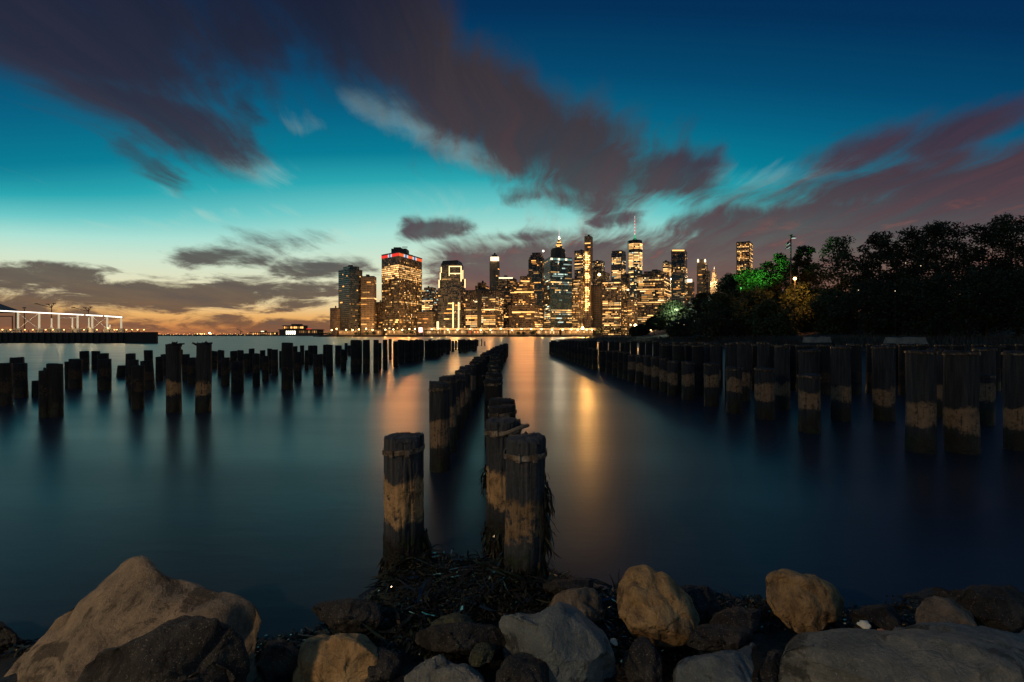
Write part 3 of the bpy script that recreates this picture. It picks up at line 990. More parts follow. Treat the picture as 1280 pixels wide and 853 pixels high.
for k, x in enumerate(lx):
    big = x in (728, 794)
    y = {794: 407, 788: 406.5, 728: 410.5}.get(x, 411.5 + rnd.uniform(-.6, 1.6))
    dd = 888 if x < 780 else 890
    lab = {728: 'large blazing street lamp at the foot of the slim tan tower', 794: 'large dazzling lamp left of the park trees at the foot of the tallest tower'}.get(
        x, NAMES[k] + ' street lamp from the left end along the far quay')
    zz0 = zof(y, dd)
    t = tag(empty('street_lamp', ((x - CX) / F * dd, dd, 3.2)), lab, 'street lamp', 'street lamps along the far quay')
    p_ = data_obj('pole', pole_me, None, t)
    p_.scale = (1, 1, (zz0 - 3.2) / 11.6)
    h_ = data_obj('lamp_head', head_me[1 if big else 0], None, t)
    h_.location = (0, -1.4, zz0 - 3.2)
    lamp(t, (0, -2.6 - (1.5 if big else 0), zz0 - 3.2 + 1.5), 6.0e4 if big else QUAY_W, (1.0, 0.50, 0.16), 1.0)

# lamps added high on the towers to draw warm streaks on the river
E_streak = emis('streak_head', (1.0, 0.62, 0.28), 4.0)


def streak_lamp(rt, x, y, d, e, hue):
    root, o2, lv = rt
    p = P(x, y, d - 2.5)
    bm = bmesh.new()
    box(bm, p - root.location, (1.6, .5, 1.0))
    f = mesh_obj('added_streak_lamp', bm, E_streak, root)  # glowing box added as a body for the streak lamp
    lamp(root, p - root.location + Vector((0, -.6, 0)), e * STREAK, hue, 1.2, 150, p - root.location + Vector((0, -60, -9)))


ORA, GOL, PAL_ = (1.0, .34, .08), (1.0, .48, .12), (.9, .72, .45)
for (x, y) in ((734, 322), (734, 342), (735, 362), (735, 382)):
    streak_lamp(t_hs, x, y, 985, 6.0e5, GOL)
for (x, y) in ((486, 338), (498, 352), (515, 340), (506, 366)):
    streak_lamp(t_ny, x, y, 938, 3.6e5, ORA)
for (x, y) in ((652, 366), (660, 352.5), (645, 381), (664, 381)):
    streak_lamp(t_st, x, y, 953, 2.1e5, ORA)
for (x, y) in ((569, 343), (569, 390)):
    streak_lamp(t_fl, x, y, 983, 3.2e5, (1.0, .46, .15))
for (x, y) in ((592, 376), (612, 388)):
    streak_lamp(t_55, x, y, 928, 2.4e5, ORA)
for (x, y) in ((698, 330), (700, 355)):
    streak_lamp(t_gl, x, y, 948, 2.2e5, PAL_)
for (x, y) in ((790, 376), (789, 392)):
    streak_lamp(t_tc, x, y, 962, 7.5e5, (1.0, .46, .14))

# dark quay trees
M_leaf_far = plain('far_foliage', (0.035, 0.045, 0.025), 0.8)
M_bark = plain('bark', (0.06, 0.045, 0.035), 0.9)


def far_tree(x, dd, hpx, wpx, label):
    t = tag(empty('quay_tree', ((x - CX) / F * dd, dd, 3.2)), label, 'tree', 'dark trees along the far quay')
    h, w = hpx / F * dd, wpx / F * dd / 2
    bm = bmesh.new()
    bar(bm, (0, 0, -.2), (0, 0, h * .6), .35, 6, .15)
    mesh_obj('trunk', bm, M_bark, t)
    bm = bmesh.new()
    r = random.Random(int(x * 7))
    for _ in range(420):
        v = Vector((r.gauss(0, 1), r.gauss(0, 1), r.gauss(0, 1))).normalized() * (r.random() ** .4)
        v *= 1 + .5 * mnoise.noise(v * 1.7 + Vector((x, 0, 0)))
        c = Vector((v.x * w, v.y * w, h * .58 + v.z * h * .42))
        s = r.uniform(.5, 1.1)
        a, b = Vector((r.gauss(0, 1), r.gauss(0, 1), r.gauss(0, 1))).normalized() * s, Vector((r.gauss(0, 1), r.gauss(0, 1), r.gauss(0, 1))).normalized() * s
        bm.faces.new([bm.verts.new(c + q) for q in (a, b, -a, -b)])
    mesh_obj('crown', bm, M_leaf_far, t)


for x, hp, wp, lb in ((402, 4, 9, 'low dark tree right of the ferry hall'), (411, 4, 8, 'low dark tree at the left foot of the skyline'), (459, 5, 9, 'dark tree before the gold-footed tan tower'),
                      (467, 5.5, 8, 'dark tree on the right of the gold foot of the tan tower'), (446, 4, 8, 'small dark tree below the twin-faced dark tower'), (508, 7, 10, 'dark tree before the foot of the sign-topped tower'),
                      (516, 6.5, 9, 'dark tree at the right foot of the sign-topped tower'), (606, 4, 6, 'small dark tree below the right of the gold-windowed block'), (648, 4.5, 6, 'small dark tree left of the stepped tower foot'),
                      (655, 4.5, 5, 'slim dark tree in the middle of the stepped tower foot'), (666, 6.5, 9, 'largest dark tree at the right foot of the stepped tower'), (751, 10, 14, 'broad dark tree right of the blazing lamp'),
                      (763, 11, 15, 'broad dark tree below the speckled brown block'), (776, 10, 12, 'dark tree left of the dazzling low building')):
    far_tree(x, 884.5, hp, wp, lb)

# ferry hall and low pier left of the skyline
dd = 1100
t = tag(empty('ferry_hall', P(372, 419, dd + 15)), 'ferry hall with a lit raised storey and pier roof left of the skyline', 'ferry terminal')
part('lower_hall', t, M_shedwall, 349, 398, 412.6, 419.6, dd, 30)
part('roof', t, M_dark, 347.5, 399, 411.8, 412.5, dd - 1.5, 33)
part('upper_hall', t, M_shedwall, 354, 380, 407.6, 411.7, dd + 4, 20)
part('upper_roof', t, M_dark, 352.5, 380.5, 406.9, 407.5, dd + 3, 22)
part('roof_house', t, M_dark, 364, 376, 405.2, 406.8, dd + 8, 10)
for k in range(12):
    part('upper_window', t, rnd.choice((E_shopg, L_gold, E_dim, E_amber)), 355 + k * 2.05, 356.4 + k * 2.05, 408.4, 410.8, dd + 3.7, .4)
for k in range(5):
    part('door_opening', t, L_strip, 357.5 + k * 2.5, 359.2 + k * 2.5, 413.8, 418.2, dd - .3, .4)
for k in range(10):
    part('window', t, rnd.choice((E_shopg, E_dim, E_warm)), 374 + k * 2.3, 375.2 + k * 2.3, 413.6, 416.4, dd - .3, .4)
part('red_sign', t, L_red, 383, 389, 411.0, 411.7, dd - 1.6, .4)
t = tag(empty('low_pier_shed', P(328, 419, dd + 6)), 'long low pier shed with a row of warm lamps left of the ferry hall', 'shed')
part('wall', t, M_shedwall, 312, 345, 416, 420, dd, 10)
part('roof', t, M_dark, 311.5, 345.5, 415.4, 415.9, dd - .6, 12)
for k in range(12):
    part('window', t, rnd.choice((L_gold, E_shopg, E_shop)), 313 + k * 2.7, 314.6 + k * 2.7, 416.4, 417.8 + rnd.random(), dd - .3, .4)
part('cabin', t, M_shedwall, 325, 332, 413.4, 415.3, dd + 2, 6)
part('cabin_window', t, L_pale, 326, 330, 413.9, 414.9, dd + 1.7, .4)

# harbour crane on the horizon
t = tag(empty('harbour_crane', P(301, 420, 2600)), 'tiny dark harbour crane on the horizon left of the low pier shed', 'crane')
bm = bmesh.new()
q = lambda x, y: P(x, y, 2600) - t.location
bar(bm, q(301, 420), q(301, 414), 2.2, 5)
mesh_obj('mast', bm, M_dark, t)
bm = bmesh.new()
bar(bm, q(304, 415.5), q(296, 411.5), 1.4, 5)
mesh_obj('jib', bm, M_dark, t)

# lamps on the far shore
far_lamp = {}
for nm, r, mt in (('s', 2.6, L_gold), ('m', 4.2, L_warm), ('l', 8.0, L_white)):
    bm = bmesh.new()
    bmesh.ops.create_icosphere(bm, subdivisions=1, radius=r)
    far_lamp[nm] = bpy.data.meshes.new('shore_lamp')
    bm.to_mesh(far_lamp[nm])
    bm.free()
    far_lamp[nm].materials.append(mt)
k = 0
for x in list(range(198, 312, 3)) + [250, 256.5, 261.2, 264, 247, 253]:
    nm = 'l' if x == 261.2 else ('m' if x in (250, 256.5, 264, 247, 253) else 's')
    dd = 3900
    o = data_obj('shore_lamp', far_lamp[nm])
    o.location = P(x + rnd.uniform(-1, 1), {'l': 416.6, 'm': 417.6}.get(nm, 417.8 + rnd.uniform(-1.0, 1.2)), dd)
    lab = {'l': 'largest white lamp on the far left shore', 'm': 'bright lamp clustered round the largest lamp on the far left shore'}.get(nm, 'tiny warm lamp strung along the far left shore')
    tag(o, lab, 'lamp', {'l': None, 'm': 'bright lamps round the largest far lamp'}.get(nm, 'tiny lamps along the far left shore'))

# ------------------------------------------------------------------ lit pier on the left
PD = 125.0
M_pile = None
M_steel = plain('white_steel', (0.75, 0.74, 0.70), 0.5)
M_tar = plain('tarred_wall', (0.025, 0.024, 0.024), 0.8)
E_beam_glow = emis('beam_glow', (1.0, 0.93, 0.78), 3.0)  # glow added along the beams in place of floodlighting
E_post_glow = emis('post_glow', (1.0, 0.84, 0.55), 0.55)  # gantry posts emit to stand in for the floodlighting on them
pier = tag(empty('pier', P(100, 425, PD)), 'long dark pier wall on the left with a lit promenade deck', 'pier')
fw = [P(x, HY, PD) for x in (-60, 195)]
foot = [Vector((fw[0].x, PD)), Vector((fw[1].x, PD)), Vector((fw[1].x - 22.5, PD + 26)), Vector((fw[0].x - 20, PD + 26))]
o2 = Vector(pier.location[:2])
bm = bmesh.new()
prism(bm, [q - o2 for q in foot], zof(431, PD) - pier.location.z, zof(416.2, PD) - pier.location.z)
mesh_obj('wall', bm, M_tar, pier)
bm = bmesh.new()
prism(bm, [q - o2 for q in inset(foot, .995)], zof(416.2, PD) + .01 - pier.location.z, zof(415.6, PD) - pier.location.z)
mesh_obj('deck', bm, M_conc, pier)
part('end_block', pier, M_tar, 160, 195.1, 415.2, 430.6, PD - .8, .7)
for k in range(30):
    x = -30 + k * 7.6
    part('fender', pier, M_tar, x, x + 1.1, 416.5, 430, PD - .35, .3)
for k in range(22):
    x = -20 + k * 9.2
    part('railing_post', pier, M_dark, x, x + .7, 412.6, 415.55, PD + 1, .15)
part('rail', pier, M_dark, -40, 188, 412.6, 412.9, PD + .8, .12)
part('planter', pier, M_conc, -40, 12, 411.8, 415.5, PD + 6, 2)


def gantry(label, posts, xb0, xb1, yb0, yb1, braces, beam_lit=True):
    t = tag(empty('steel_gantry', P((xb0 + xb1) / 2, 415.6, PD + 9)), label, 'gantry', 'white lit steel frames on the left pier')
    D = PD + 8
    a, b = P(xb0, yb0, D), P(xb1, yb1, D)
    o = t.location
    bm = bmesh.new()
    bar(bm, a - o, b - o, .2, 6)
    mesh_obj('top_beam', bm, M_steel, t)
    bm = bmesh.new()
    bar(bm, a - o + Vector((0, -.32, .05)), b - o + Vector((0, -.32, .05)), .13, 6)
    mesh_obj('glow_strip', bm, E_beam_glow, t)  # strip added to give the beam its floodlit brightness
    for x in posts:
        f = (x - xb0) / (xb1 - xb0)
        yt = yb0 + (yb1 - yb0) * f
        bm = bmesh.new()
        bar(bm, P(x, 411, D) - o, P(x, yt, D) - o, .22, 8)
        mesh_obj('post', bm, E_post_glow, t)  # floodlit look put in as emission of the steel
        bm = bmesh.new()
        q = P(x, 413.2, D) - o
        box(bm, (q.x, q.y, q.z), (1.25, 1.25, 1.1), 0, (.85, .85))
        mesh_obj('footing', bm, M_conc, t)
        lamp(t, P(x, 409, D - 2.6) - o, 170, (1, .66, .32), .15)
    for xa, ya, xc, yc in braces:
        bm = bmesh.new()
        bar(bm, P(xa, ya, D + .3) - o, P(xc, yc, D + .3) - o, .08, 6)
        mesh_obj('brace', bm, M_steel, t)
    return t


g1 = gantry('longest white lit gantry at the left edge with a cross brace', [-30, -8, 22.5, 49, 73.5, 97], -60, 105.5, 386, 394, [(23, 392, 48, 411), (48, 392, 23, 411), (-29, 391, -9, 411), (-9, 391, -29, 411), (75, 397.5, 96, 397.5)])
g2 = gantry('short middle white lit gantry on the left pier', [115.3, 134], 108.7, 129.2, 394.3, 395.3, [(116, 396.5, 133.5, 411), (133.5, 396.5, 116, 411)])
g3 = gantry('right-hand white lit gantry at the end of the row on the left pier', [151.5], 132, 153.5, 395.5, 397, [])
for x, h, lb in ((64.5, 404, 'pale lit bollard post between the braced bays'), (90.5, 403, 'pale lit post left of the last long-gantry column'), (111, 403, 'pale lit post just left of the middle gantry'), (137.5, 406, 'short pale lit post right of the middle gantry')):
    t = tag(empty('light_column', P(x, 415.6, PD + 6)), lb, 'lamp post', 'lit posts on the left pier')
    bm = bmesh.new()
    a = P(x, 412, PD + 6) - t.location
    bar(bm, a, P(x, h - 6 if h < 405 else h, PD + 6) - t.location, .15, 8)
    mesh_obj('lit_tube', bm, E_post_glow, t)
    bm = bmesh.new()
    box(bm, (0, 0, .65), (1.1, 1.1, 1.3), 0, (.85, .85))
    mesh_obj('footing', bm, M_conc, t)
for x, yt, lb in ((64.5, 381, 'tall dark pole with double arms behind the long gantry'), (110.5, 385.5, 'tall dark pole with double arms behind the middle gantry'), (30.5, 385, 'tall dark pole without arms behind the first braced bay')):
    t = tag(empty('light_pole', P(x, 415.6, PD + 16)), lb, 'light pole', 'dark poles on the left pier')
    D = PD + 16
    q = lambda a, b: P(a, b, D) - t.location
    bm = bmesh.new()
    bar(bm, q(x, 415.6), q(x, yt), .16, 6, .1)
    mesh_obj('pole', bm, M_dark, t)
    if x > 40:
        for (ax, ay) in ((-19, -1), (3, -1.5), (-4.5, -.5)):
            bm = bmesh.new()
            bar(bm, q(x, yt + 4), q(x + ax, yt + ay), .09, 5)
            mesh_obj('arm', bm, M_dark, t)
            bm = bmesh.new()
            e = q(x + ax, yt + ay)
            box(bm, e, (.8, .4, .22))
            mesh_obj('lamp_head', bm, M_dark, t)
    else:
        bm = bmesh.new()
        box(bm, q(x, yt), (.8, .4, .3))
        mesh_obj('lamp_head', bm, M_dark, t)
# dark portal frame and gable-roofed shed at the far left
t = tag(empty('portal_frame', P(8, 415.6, PD + 20)), 'dark thin portal frame under the long gantry at the left edge', 'frame')
q = lambda a, b: P(a, b, PD + 20) - t.location
for x in (-6, 15.5):
    bm = bmesh.new()
    bar(bm, q(x, 416), q(x, 395.5), .14, 6)
    mesh_obj('post', bm, M_dark, t)
bm = bmesh.new()
bar(bm, q(-6.2, 395.6), q(15.7, 395.6), .14, 6)
mesh_obj('beam', bm, M_dark, t)
D = PD + 60
t = tag(empty('gabled_shed', P(-30, 415.6, D)), 'big shed with a dark blue pitched roof at the left edge', 'shed')
bm = bmesh.new()
q = lambda a, b, k: P(a, b, D) - t.location + Vector((0, k, 0))
tri = [q(-85, 388, 0), q(23, 388, 0), q(-30, 369, 0)]
back = [v + Vector((-27, 22, 0)) for v in tri]
f1, f2 = [bm.verts.new(v) for v in tri], [bm.verts.new(v) for v in back]
bm.faces.new(f1)
bm.faces.new(f2[::-1])
for i in range(3):
    bm.faces.new((f1[i], f2[i], f2[(i + 1) % 3], f1[(i + 1) % 3]))
bmesh.ops.recalc_face_normals(bm, faces=bm.faces[:])
mesh_obj('roof', bm, plain('blue_roof', (0.05, 0.12, 0.20), 0.5), t)
for x in (-80, -45, -10, 17):
    bm = bmesh.new()
    bar(bm, q(x, 388, 1), q(x, 416, 1), .3, 6)
    mesh_obj('post', bm, M_dark, t)
# people-scale kiosk and promenade lamps behind the railing
for x, lb in ((90, 'small rust-coloured kiosk under the long gantry'),):
    t = tag(empty('kiosk', P(x, 415.6, PD + 10)), lb, 'kiosk')
    part('body', t, plain('rust_paint', (0.2, 0.07, 0.03), .7), x - 2.4, x + 2.4, 409.4, 415.5, PD + 10, 1.6)
    part('roof', t, M_dark, x - 2.8, x + 2.8, 408.8, 409.3, PD + 9.8, 2)
E_prom = emis('promenade_lamp', (1.0, 0.52, 0.16), 6.0)
bm = bmesh.new()
bar(bm, (0, 0, 0), (0, 0, .55), .1, 6)
bo_me = bpy.data.meshes.new('post')
bm.to_mesh(bo_me); bm.free(); bo_me.materials.append(M_dark)
bm = bmesh.new()
bar(bm, (0, 0, .55), (0, 0, .8), .14, 8)
bl_me = bpy.data.meshes.new('lamp_head')
bm.to_mesh(bl_me); bm.free(); bl_me.materials.append(E_prom)
for k, x in enumerate([-18, 3, 13, 31, 41, 57, 66, 80, 105, 121, 143, 146, 158, 165, 172, 180]):
    t = tag(empty('deck_lamp', P(x, 415.5, PD + 3)), NAMES[k] + ' low amber lamp from the left behind the pier railing', 'lamp', 'low amber lamps on the left pier')
    data_obj('post', bo_me, None, t)
    data_obj('lamp_head', bl_me, None, t)
    lamp(t, (0, -.4, 1.0), 80, (1, .5, .16), .1)

# ------------------------------------------------------------------ timber pilings
def pile_material(name, tan, amount, lift=1.0):
    m, g, b = new_mat(name)
    ge = g.n('ShaderNodeNewGeometry')
    tc = g.n('ShaderNodeTexCoord')
    oi = g.n('ShaderNodeObjectInfo')
    rz = V(g, oi.outputs['Random'])
    _, _, z = g.sep(ge.outputs['Position'])
    ox, oy, oz = g.sep(tc.outputs['Object'])
    q = g.xyz(ox + rz * 37.0, oy, oz)
    big = g.noise(q, 3.2, 5.0, 0.6) - 0.5
    fine = g.noise(q, 22.0, 5.0, 0.65) - 0.5
    grain = g.noise(g.xyz(ox * 26 + rz * 9, oy * 26, oz * 1.6), 1.0, 5.0, 0.6)
    zz_ = z + big * 0.42 + fine * 0.16 + (rz - 0.5) * 0.2
    band = g.smooth(zz_, 0.42, 0.50) * g.smooth(zz_, 0.84, 0.78)
    patch = g.smooth(big + fine * 0.8 + rz * 0.2, -0.06 - amount, 0.05 - amount)
    scar = g.smooth(grain + fine * .5, .34, .46)
    band = band * patch * g.m('MULTIPLY_ADD', scar, .75, .25)
    wet = g.smooth(z + big * 0.3 + fine * .2, 0.42, 0.22)
    green = g.smooth(g.noise(q, 6.0, 4.0, 0.6), 0.5, 0.66) * g.smooth(z + big * .4, 0.5, 0.3)
    dk = lambda *c: tuple(v * lift for v in c) + (1,)
    dark = g.ramp(grain, [(0.28, dk(0.006, 0.0075, 0.010)), (0.5, dk(0.017, 0.021, 0.027)), (0.75, dk(0.038, 0.041, 0.045))])
    pale = g.ramp(g.noise(q, 11.0, 6.0, 0.7), [(0.3, tuple(c * .18 for c in tan) + (1,)), (0.47, tuple(c * .8 for c in tan) + (1,)), (0.8, tuple(c * 1.25 for c in tan) + (1,))])
    c = g.mix(band, dark, pale)
    c = g.mix(wet * 0.85, c, (0.011, 0.010, 0.008, 1))
    c = g.mix(green * 0.8, c, (0.014, 0.030, 0.012, 1))
    g.link(c, b.inputs['Base Color'])
    g.put(b.inputs['Roughness'], g.m('MULTIPLY_ADD', wet, -0.35, 0.82))
    b.inputs['Specular IOR Level'].default_value = 0.3
    bp = g.n('ShaderNodeBump')
    bp.inputs['Strength'].default_value = 0.9
    bp.inputs['Distance'].default_value = 0.02
    g.put(bp.inputs['Height'], grain + fine * 1.2 + big * .8)
    g.link(bp.outputs[0], b.inputs['Normal'])
    return m


M_pile = pile_material('weathered_piling', (0.30, 0.20, 0.105), 0.10)
M_pile_r = pile_material('banded_piling', (0.25, 0.175, 0.11), 0.16, 1.35)
M_pile_n = pile_material('near_piling', (0.42, 0.285, 0.15), 0.04, 2.0)
M_pile_b = pile_material('near_brown_piling', (0.22, 0.155, 0.09), -0.02, 2.2)
M_pile_d = pile_material('shade_toned_piling', (0.06, 0.042, 0.028), -0.06, 0.6)  # darker copy of the wood, shade on the unlit pilings put into its colour


def metal_material(k=1.0):
    m, g, b = new_mat('rusty_strap')
    tc = g.n('ShaderNodeTexCoord')
    n = g.noise(tc.outputs['Object'], 14.0, 6.0, 0.7)
    g.link(g.ramp(n, [(.36, (0.025 * k, 0.016 * k, 0.010 * k, 1)), (.55, (0.085 * k, 0.072 * k, 0.058 * k, 1)), (.75, (0.28 * k, 0.26 * k, 0.23 * k, 1))]), b.inputs['Base Color'])
    b.inputs['Metallic'].default_value = 0.5
    g.put(b.inputs['Roughness'], g.smooth(n, .4, .7, .8, .42))
    bp = g.n('ShaderNodeBump')
    bp.inputs['Strength'].default_value = 0.6
    bp.inputs['Distance'].default_value = 0.006
    g.put(bp.inputs['Height'], n)
    g.link(bp.outputs[0], b.inputs['Normal'])
    return m


M_strap = metal_material()
M_strap_near = metal_material(1.9)


def shaft_bm(r, z0, zt, seed, seg, rings, lean=(0, 0), amp=0.05, slope=0.0):
    bm = bmesh.new()
    prev = None
    rr = random.Random(seed)
    ph = rr.random() * 100
    oval = rr.uniform(-.05, .05)
    H = zt - z0
    levels = [z0 + H * i / rings for i in range(rings + 1)]
    for i, z in enumerate(levels):
        ring = []
        for k in range(seg):
            a = 2 * math.pi * k / seg
            n = mnoise.noise(Vector((math.cos(a) * 1.3, math.sin(a) * 1.3, z * 1.1 + ph))) * amp
            n += mnoise.noise(Vector((math.cos(a) * 4, math.sin(a) * 4, z * 1.6 + ph))) * amp * .55
            if seg > 30:
                n += mnoise.noise(Vector((math.cos(a) * 14, math.sin(a) * 14, z * 2.2 + ph))) * amp * .42
                n += mnoise.noise(Vector((math.cos(a) * 9, math.sin(a) * 9, z * 22 + ph))) * amp * .16
            if seg > 60:
                cr = abs(mnoise.noise(Vector((math.cos(a) * 6 + ph, math.sin(a) * 6, z * .55))))
                n -= .11 * max(0.0, .10 - cr) / .10
                er = mnoise.noise(Vector((math.cos(a) * 1.8, math.sin(a) * 1.8, z * 3.2 + ph * 2)))
                n -= .055 * max(0.0, min(1.0, (er - .02) * 7)) * max(0.0, 1 - abs(z - .6) / .45)
                n += .20 * max(0.0, 1 - (z - z0) / .85) ** 2
            q = r * (1 + n + oval * math.cos(2 * a)) * (1.04 - .05 * i / rings)
            zz_ = z
            if i == rings:
                zz_ += mnoise.noise(Vector((math.cos(a) * 2.2, math.sin(a) * 2.2, ph * 3))) * r * .28 + slope * math.cos(a)
                zz_ += mnoise.noise(Vector((math.cos(a) * 8, math.sin(a) * 8, ph))) * r * .13
            f = (z - z0) / H
            ring.append(bm.verts.new((math.cos(a) * q + lean[0] * f, math.sin(a) * q + lean[1] * f, zz_)))
        if prev:
            for k in range(seg):
                j = (k + 1) % seg
                bm.faces.new((prev[k], prev[j], ring[j], ring[k]))
        prev = ring
    for s, dz in ((.93, .03), (.6, .045), (.25, .05)):
        ring = []
        for k in range(seg):
            a = 2 * math.pi * k / seg
            q = r * s * (1 + .05 * mnoise.noise(Vector((math.cos(a) * 3, math.sin(a) * 3, ph))))
            ring.append(bm.verts.new((math.cos(a) * q + lean[0], math.sin(a) * q + lean[1],
                                      zt + r * dz * 2 + r * .11 * mnoise.noise(Vector((math.cos(a) * s * 4, math.sin(a) * s * 4, ph * 2))) + slope * math.cos(a) * s)))
        for k in range(seg):
            j = (k + 1) % seg
            bm.faces.new((prev[k], prev[j], ring[j], ring[k]))
        prev = ring
    bm.faces.new(prev)
    return bm


def strap_bm(r, z, seed, seg=28, h=0.035, tilt=0.0):
    bm = bmesh.new()
    rr = random.Random(seed)
    ph = rr.random() * 50
    rows = []
    for k in range(seg):
        a = 2 * math.pi * k / seg
        w = mnoise.noise(Vector((math.cos(a) * 2, math.sin(a) * 2, ph))) * .012 + tilt * math.cos(a)
        o = 1 + .03 * mnoise.noise(Vector((math.cos(a) * 3, math.sin(a) * 3, ph + 9)))
        rows.append([bm.verts.new((math.cos(a) * r * s * o, math.sin(a) * r * s * o, z + w + dz)) for s, dz in ((1.02, -h / 2), (1.085, -h / 2), (1.085, h / 2), (1.02, h / 2))])
    for k in range(seg):
        j = (k + 1) % seg
        for q in range(4):
            bm.faces.new((rows[k][q], rows[j][q], rows[j][(q + 1) % 4], rows[k][(q + 1) % 4]))
    for a in (-1.9, -1.2):
        c = Vector((math.cos(a) * r * 1.1, math.sin(a) * r * 1.1, z))
        box(bm, c, (.035, .03, h * 1.3), a)
    bmesh.ops.recalc_face_normals(bm, faces=bm.faces[:])
    return bm


pile_n = [0]


def pile(px, ytop, wpx, d, label, group, mat=None, strap=0, near=0, lean=None, slope=None, splinter=False):
    pile_n[0] += 1
    sd = pile_n[0] * 17 + 3
    rr = random.Random(sd)
    r = wpx / 2 / F * d
    zt = zof(ytop, d)
    t = tag(empty('timber_piling', ((px - CX) / F * d, d, 0)), label, 'piling', group)
    seg, rings = ((120, 130) if near == 2 else ((36, 36) if near == 1 else (16, 12)))
    ln = lean if lean is not None else (rr.uniform(-.03, .03), rr.uniform(-.03, .03))
    bm = shaft_bm(r, -.9 if near < 2 else -.5, zt - r * .1, sd, seg, rings, ln, .075 if near < 2 else .10, rr.uniform(-.12, .12) * r if slope is None else slope)
    mesh_obj('shaft', bm, mat or M_pile, t, smooth=True)
    if strap:
        bm = strap_bm(r, zt - strap, sd, 32 if near else 18, .038 if near else .05, rr.uniform(-.02, .02))
        mesh_obj('metal_band', bm, M_strap_near if near == 2 else M_strap, t, smooth=False).location = (ln[0] * .9, ln[1] * .9, 0)
    if splinter:
        bm = bmesh.new()
        for k in range(16):
            a = rr.uniform(0, 6.28)
            p0 = Vector((math.cos(a) * r * rr.uniform(.3, 1), math.sin(a) * r * rr.uniform(.3, 1), zt - .05))
            p1 = p0 + Vector((rr.uniform(-.16, .16), rr.uniform(-.1, .1), rr.uniform(.03, .12)))
            bar(bm, p0, p1, rr.uniform(.015, .04), 5, .008)
        for k in range(4):
            a = rr.uniform(0, 3.1)
            p0 = Vector((math.cos(a) * r * 1.15, math.sin(a) * r * 1.15, zt - .02))
            bar(bm, p0, p0 + Vector((math.cos(a) * -r * 2.3, rr.uniform(-.1, .1), .03)), .03, 5, .02)
        mesh_obj('splintered_top', bm, M_pile_d, t)
    return t


def lerp_tab(tab, v):
    for (a, b), (c, e) in zip(tab, tab[1:]):
        if v <= c:
            return b + (e - b) * (v - a) / (c - a)
    return tab[-1][1]


# two lines running out from the shore in the middle
GL, GR = 'pilings of the left line in the middle', 'pilings of the right line in the middle'
P_front = pile(505, 544, 48, 3.85, 'big front piling standing alone on the weed, tan patch and strap near its top', GL, M_pile_n, .115, 2, (0.0, 0), 0.0)
P_right = pile(655, 546, 51, 3.45, 'thick dark front piling on the right, weed hanging down its side', GR, M_pile_b, .125, 2, (0.012, 0), 0.01)
P_mid = pile(629, 524, 43, 4.25, 'piling pressed behind the thick right front piling, tan split wood showing', GR, M_pile_n, .10, 2, (0.0, 0), 0.0)
for (x, yt, w, d, lb) in ((550, 478, 24.5, 6.8, 'first piling of the slanting left row, tan patch down its front'), (560, 470, 22, 7.9, 'second piling of the slanting left row, just behind its first')):
    pile(x, yt, w, d, lb, GL, M_pile_r, .1, 1)
for (x, yt, w, d, lb) in ((626, 507, 33, 5.45, 'piling with a broad cap and strap behind the two thick right pilings'), (627, 499, 32, 6.0, 'piling cap just showing above the broad-capped piling'),
                          (618.5, 474, 22, 8.3, 'clear-cut dark piling standing alone in the right line'), (617.5, 466.5, 20, 9.3, 'piling just behind the clear-cut dark piling, iron rods beside it')):
    pile(x, yt, w, d, lb, GR, M_pile_d, .09, 1)
tl = [(7, 551), (8, 560), (9.5, 569), (11.5, 581), (14, 592), (18, 603), (25, 614), (35, 624), (47, 633)]
tr = [(8.3, 618.5), (10, 617.5), (12, 618), (15, 618.5), (18, 618), (22, 620), (28, 625), (36, 630), (47, 635)]
d, k = 8.9, 2
while d < 47:
    z = 1.2 + rnd.uniform(-.07, .07)
    x = lerp_tab(tl, d) + rnd.uniform(-.04, .04) / d * F
    lb = NAMES[k] + ' piling from the near end of the slanting left row' if d < 22 else 'far piling merged in the dark end of the slanting left row'
    pile(x, HY - (z - CAMZ) / d * F, rnd.uniform(.29, .35) / d * F, d, lb, GL if d < 22 else 'far end of the left line', M_pile_r if d < 13 else M_pile_d, .08 if d < 22 else 0, 1 if d < 14 else 0)
    d += rnd.uniform(.85, 1.15) if d < 26 else rnd.uniform(1.1, 1.6)
    k += 1
d, k = 10.6, 5
while d < 46:
    z = 1.19 + rnd.uniform(-.07, .07)
    x = lerp_tab(tr, d) + rnd.uniform(-.04, .04) / d * F
    lb = NAMES[k] + ' piling from the shore in the right middle line' if d < 22 else 'far piling merged in the dark end of the right middle line'
    pile(x, HY - (z - CAMZ) / d * F, rnd.uniform(.28, .34) / d * F, d, lb, GR if d < 22 else 'far end of the right line', M_pile_d, .08 if d < 22 else 0)
    d += rnd.uniform(1.1, 1.6) if d < 26 else rnd.uniform(1.5, 2.2)
    k += 1
# iron rods through the right line
for (x0, x1, y, d) in ((602.5, 612, 470, 8.9), (604, 612.5, 477.5, 8.3)):
    t = tag(empty('iron_rod', P(x0, y, d)), 'rusty iron rod sticking out left of the clear-cut piling, ' + ('upper' if y < 473 else 'lower') + ' one', 'rod', 'rods in the right middle line')
    bm = bmesh.new()
    L = (x1 - x0) / F * d
    bar(bm, (0, 0, 0), (L, .02, 0), .012, 6)
    bar(bm, (0, 0, 0), (.02, 0, 0), .022, 6)
    mesh_obj('shank', bm, M_strap, t)

